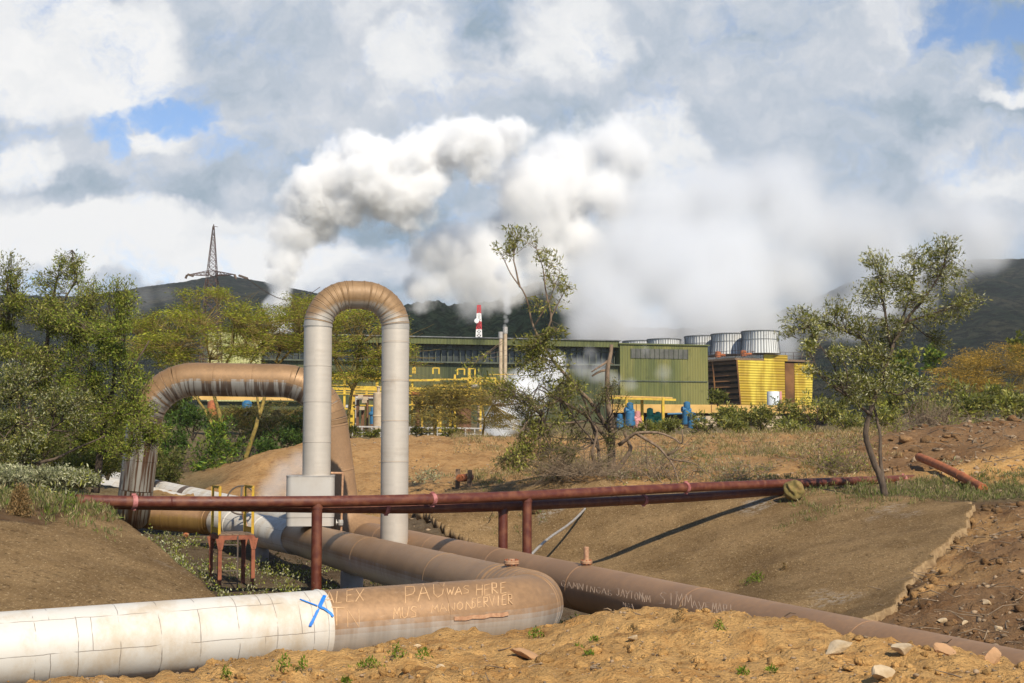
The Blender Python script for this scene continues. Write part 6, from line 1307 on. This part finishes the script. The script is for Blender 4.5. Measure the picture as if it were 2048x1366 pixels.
def skid():
    t_ = thing('equipment_skid', 'dark brown equipment frame with blue valve seen through the tall arch', 'machinery', P(728, 860, 146)); m = MB(); a = P(708, 850, 146); 
    for u, v, w, h, dz in ((712, 800, 5, 60, 0), (722, 812, 6, 46, .5), (733, 796, 3, 62, .2), (742, 820, 5, 36, .6)): p = P(u, v + h, 146 + dz); m.frame_box(p, (w * 146 / F, 0, 0), (0, .5, 0), (0, 0, h * 146 / F))
    m.bar(P(705, 790, 146), P(750, 793, 146), .18); m.build('frame', MAT['vessel'], t_); m = MB()
    for u, v in ((716, 796), (724, 806), (719, 820), (726, 800)): p = P(u, v, 145.4); m.frame_box(p, (.5, 0, 0), (0, .3, 0), (0, 0, .35))
    m.build('gauge', MAT['tall_pale'], t_); m = MB(); p = P(745, 848, 145); m.lathe(p, [(.28, 0), (.28, .9), (.4, .95), (.4, 1.1), (.2, 1.3), (.2, 1.7)], 12); m.build('valve', MAT['pump_blue'], t_)
skid()
def gravel_rail():
    t_ = thing('guard_rail', 'long low pale guard rail along the foot of the pipe racks', 'railing', P(850, 870, 120)); m = MB(); a, b = P(705, 853, 120), P(968, 857, 122); m.bar(a, b, .12)
    for k in range(15): q = a + (b - a) * k / 14; m.bar(q - [0, 0, .95], q, .09)
    m.bar(a - [0, 0, .5], b - [0, 0, .5], .07); m.build('rail', MAT['galv'], t_)
gravel_rail()
def low_shed():
    t_ = thing('storage_shed', 'low ochre roofed shed behind the acacias, left of the tall arch', 'shed', P(520, 830, 130)); a, b = P(395, 800, 130), P(606, 803, 132); d = b - a; d[2] = 0; m = MB(); m.frame_box(a - [0, 0, 2.6], d, (0, 5, 0), (0, 0, 2.5)); m.build('wall', MAT['green_low'], t_); 
    m = MB(); m.frame_box(a - [.3, .6, 0], d + [.6, 0, 0], (0, 6, .5), (0, 0, .45)); m.build('roof', MAT['ochre'], t_)
    for u, mt in ((425, 'orange_rust'), (494, 'pump_blue')): c = P(u, 818, 129); m = MB(); m.lathe(c, [(.45, -.6), (.5, 0), (.45, .6), (.2, .8)], 12); m.build('drum', MAT[mt], t_, smooth=True, sharp=40)
low_shed()
# ---------------------------------------------------------------- steam
def steam(name, label, puffs, dens, scale, amp, thr=(.30, .55), aniso=-.05, group=None, col=(.995, .995, .995), det=4, step=1., sm=.22, stretch=(1, 1, 1), rough=.6, fine=0.):
    """puffs: (u, v, depth, radius in photo pixels); one closed hull, density ragged by noise inside it"""
    C = np.array([P(u, v, z) for u, v, z, r_ in puffs]); Rr = np.array([r_ * z / F for u, v, z, r_ in puffs])
    bm = bmesh.new()
    for c, r_ in zip(C, Rr): bmesh.ops.create_icosphere(bm, subdivisions=2, radius=float(r_) * 1.16, matrix=Matrix.Translation(c.tolist()))
    me = bpy.data.meshes.new(name); bm.to_mesh(me); bm.free(); o = bpy.data.objects.new(name, me); COL.objects.link(o)
    md = o.modifiers.new('r', 'REMESH'); md.mode = 'VOXEL'; md.voxel_size = float(Rr.min() * .35); ev = o.evaluated_get(bpy.context.evaluated_depsgraph_get()); m2 = bpy.data.meshes.new_from_object(ev); o.modifiers.clear(); o.data = m2; m2.name = name; bpy.data.meshes.remove(me)
    m = bpy.data.materials.new(name); m.use_nodes = True; t = NT(m.node_tree); t.n.clear(); out = t.node('ShaderNodeOutputMaterial'); g = t.node('ShaderNodeNewGeometry').outputs['Position']
    f = None
    for c, r_ in zip(C, Rr):
        d = t.math('MULTIPLY_ADD', t.vmath('DISTANCE', g, tuple(float(x) for x in c), out=1), -1.0 / float(r_), 1.0)
        f = d if f is None else t.math('SMOOTH_MAX', f, d, sm)
    n = t.noise(t.mapping(g, stretch), scale, det, rough)
    k = t.math('MULTIPLY_ADD', t.math('SUBTRACT', n, .5), amp, f)
    if fine: k = t.math('MULTIPLY_ADD', t.math('ABSOLUTE', t.math('SUBTRACT', t.noise(g, scale * 2.3, 4, .6), .5)), fine, k)
    dn = t.mapr(k, thr[0], thr[1], 0, dens)
    v = t.node('ShaderNodeVolumePrincipled'); t.put(v.inputs['Density'], dn); t.put(v.inputs['Color'], col); v.inputs['Anisotropy'].default_value = aniso
    t.l.new(v.outputs[0], out.inputs['Volume']); o.data.materials.clear(); o.data.materials.append(m)
    try: m.cycles.volume_step_rate = step * 1.5
    except Exception as e: print('step', e)
    try: m.volume_intersection_method = 'FAST'
    except Exception: pass
    return tag(o, label, 'steam', group)
def along(knots, n, jit=.35, seed=1, side=.5):
    """puffs strung along a drifting path"""
    r2 = random.Random(seed); out = []
    for k in range(n):
        q = k / (n - 1) * (len(knots) - 1); i = min(int(q), len(knots) - 2); f = q - i; a, b = knots[i], knots[i + 1]
        u, v, z, r_ = [a[j] + (b[j] - a[j]) * f for j in range(4)]
        out.append((u + r2.uniform(-1, 1) * jit * r_, v + r2.uniform(-1, 1) * jit * r_, z + r2.uniform(-1, 1) * side * r_ * z / F, r_ * r2.uniform(.7, 1.12)))
    return out
Z1 = 300.
steam('steam_plume', 'thick white steam column leaning over into a long billow behind the acacias', along([(558, 640, Z1, 36), (560, 560, Z1, 42), (572, 490, Z1, 52), (602, 420, Z1, 70), (650, 365, Z1 + 3, 90), (710, 340, Z1 + 5, 98), (780, 362, Z1, 100), (850, 342, Z1, 104), (920, 312, Z1 + 6, 100), (995, 290, Z1 + 10, 86)], 30, .30, 4) + [(556, 640, Z1, 44), (560, 600, Z1, 48), (562, 560, Z1, 50), (570, 520, Z1, 56), (586, 470, Z1, 64), (640, 450, Z1 + 4, 60), (720, 300, Z1 + 5, 60), (840, 400, Z1, 56), (690, 410, Z1, 70), (950, 270, Z1 + 8, 56)], .75, .085, 1.9, (.34, .84), step=.15, rough=.68, det=9, sm=.2, fine=1.1, aniso=-.15)
Z2 = 320.
steam('steam_plume', 'wide white steam cloud rising behind the powerhouse beside the tall arch', along([(840, 590, Z2, 66), (900, 550, Z2, 92), (975, 520, Z2, 96), (1060, 465, Z2 + 5, 112), (1110, 400, Z2 + 8, 116), (1180, 350, Z2 + 12, 112), (1235, 310, Z2 + 14, 90)], 22, .40, 9) + [(940, 590, Z2, 56), (1000, 560, Z2, 76), (1090, 530, Z2 + 3, 92), (1160, 480, Z2 + 6, 90), (1070, 360, Z2 + 8, 70), (1130, 600, Z2 + 6, 60), (1220, 420, Z2 + 10, 80)], .42, .07, 1.9, (.28, .92), step=.17, rough=.68, det=9, sm=.2, fine=.9, aniso=-.05)
steam('steam_plume', 'narrow white steam jet from the taller exhaust pipe', along([(1011, 652, 196.5, 8), (1014, 615, 198, 16), (1010, 570, 200, 26), (1000, 530, 203, 40)], 14, .25, 3), .5, .30, 1.6, (.40, .75), step=.4, fine=.8)
steam('steam_plume', 'small bright puff above the wooded hill behind the mast', along([(968, 604, 640, 16), (985, 590, 640, 24), (994, 570, 640, 28)], 7, .4, 6), .12, .05, 1.6, (.35, .65), step=.5, fine=.8)
Z3 = 275.
steam('steam_bank', 'broad drifting steam bank, coloured grey as in cloud shadow, over the cooling stacks', [(1300, 660, Z3, 80), (1220, 620, Z3 + 10, 110), (1400, 670, Z3 + 12, 70), (1470, 660, Z3 + 26, 80), (1180, 560, Z3 + 20, 90), (1640, 620, Z3 + 60, 90), (1250, 680, Z3 + 4, 70), (1340, 690, Z3 + 20, 60), (1560, 690, Z3 + 60, 70), (1760, 600, Z3 + 90, 80), (1820, 540, Z3 + 110, 80), (1180, 640, Z3 + 14, 80), (1780, 480, Z3 + 100, 110), (1330, 430, Z3 + 40, 110), (1440, 390, Z3 + 40, 120), (1560, 380, Z3 + 50, 120), (1850, 440, Z3 + 110, 110), (1890, 520, Z3 + 110, 90), (1700, 640, Z3 + 80, 80), (1840, 600, Z3 + 110, 60), (1940, 460, Z3 + 130, 110), (1400, 620, Z3 + 10, 100), (1330, 540, Z3 + 20, 130), (1480, 600, Z3 + 20, 105), (1460, 520, Z3 + 30, 140), (1580, 540, Z3 + 40, 130), (1600, 460, Z3 + 40, 140), (1700, 470, Z3 + 50, 120), (1540, 640, Z3 + 40, 70), (1180, 660, Z3 + 10, 70), (1700, 560, Z3 + 60, 90), (1250, 520, Z3 + 30, 100)], .26, .030, 1.5, (.12, .98), col=(.955, .965, .98), aniso=.1, step=.45, rough=.65)  # duller scatter colour and phase put cloud shadow into the bank
steam('steam_leak', 'white ground steam beside the yellow pipe rack, behind the broken tree', along([(985, 876, 126, 22), (1010, 858, 126, 38), (1030, 825, 127, 48), (1050, 785, 128, 48), (1090, 745, 130, 42), (1120, 715, 132, 28)], 18, .35, 8), 1.1, .35, 1.8, (.12, .62), step=.45, fine=.8)
steam('steam_leak', 'thin steam drifting across the dark windows by the green end block', [(1160, 735, 190, 34), (1195, 745, 190, 34), (1225, 760, 190, 30), (1260, 770, 189, 24), (1180, 705, 191, 26), (1290, 700, 190, 20), (1330, 750, 188, 30)], .16, .20, 1.8, (.20, .85), step=.6)
steam('steam_leak', 'low white vapour beside the pale valve box of the arch', [(545, 985, 50, 40), (570, 950, 51, 44), (600, 930, 51, 40), (530, 1005, 49, 26), (590, 990, 50, 40), (640, 905, 52, 24)], .60, .9, .55, (.0, .7), step=.8, rough=.5)
steam('steam_leak', 'pale vapour drifting over the hill between the thicket and the acacia', [(290, 595, 150, 44), (330, 590, 150, 40), (260, 620, 150, 40), (300, 560, 150, 30)], .06, .12, 1.2, (.1, .8), step=.8)

# ---- thin air over the whole place
def haze():
    m = MB(); m.frame_box((-2600, -40, -12), (5200, 0, 0), (0, 2700, 0), (0, 0, 420)); mt = bpy.data.materials.new('haze'); mt.use_nodes = True; t = NT(mt.node_tree); t.n.clear(); out = t.node('ShaderNodeOutputMaterial')
    v = t.node('ShaderNodeVolumePrincipled'); v.inputs['Density'].default_value = .00009; v.inputs['Color'].default_value = (.88, .93, 1.0, 1); v.inputs['Anisotropy'].default_value = .0
    t.l.new(v.outputs[0], out.inputs['Volume']); o = m.build('haze', mt); o['kind'] = 'stuff'
haze()
# ---------------------------------------------------------------- labels for look-alikes: told apart by their place in the row
ORD = ['first', 'second', 'third', 'fourth', 'fifth', 'sixth', 'seventh', 'eighth', 'ninth', 'tenth', 'eleventh', 'twelfth', 'thirteenth', 'fourteenth', 'fifteenth', 'sixteenth', 'seventeenth', 'eighteenth', 'nineteenth', 'twentieth', 'twenty-first', 'twenty-second']
for grp, text, flip in (('grey-green bushes along the far side of the bank', '{} grey-green bush along the bank, counting from the broken tree', False), ('yellow pipework bays', '{} yellow pipework bay, counting from the tall arch toward the broken tree', False), ('standpipes among the yellow pipework', '{} dull standpipe in the yellow pipework, counting from the tall arch', False),
                        ('dry brush on the bank', '{} dry straw-coloured brush on the bank, counting from the broken tree', False), ('scrub by the dark bank', '{} dark twiggy scrub, counting from the slender tree to the edge', False), ('dark bushes in the thicket', '{} dark shaded bush in the thicket, counting from the rusty leg', True),
                        ('dark bushes under the yellow acacias', '{} dark green bush under the yellow acacias, counting from the rusty leg', False), ('low bushes by the pipe racks', '{} low olive bush at the pipe racks, counting from the tall arch', False)):
    row = sorted((o for o in bpy.data.objects if o.parent is None and o.get('group') == grp), key=lambda o: o.location.x / max(1, o.location.y), reverse=flip)
    for k, o in enumerate(row): o['label'] = text.format(ORD[min(k, len(ORD) - 1)])
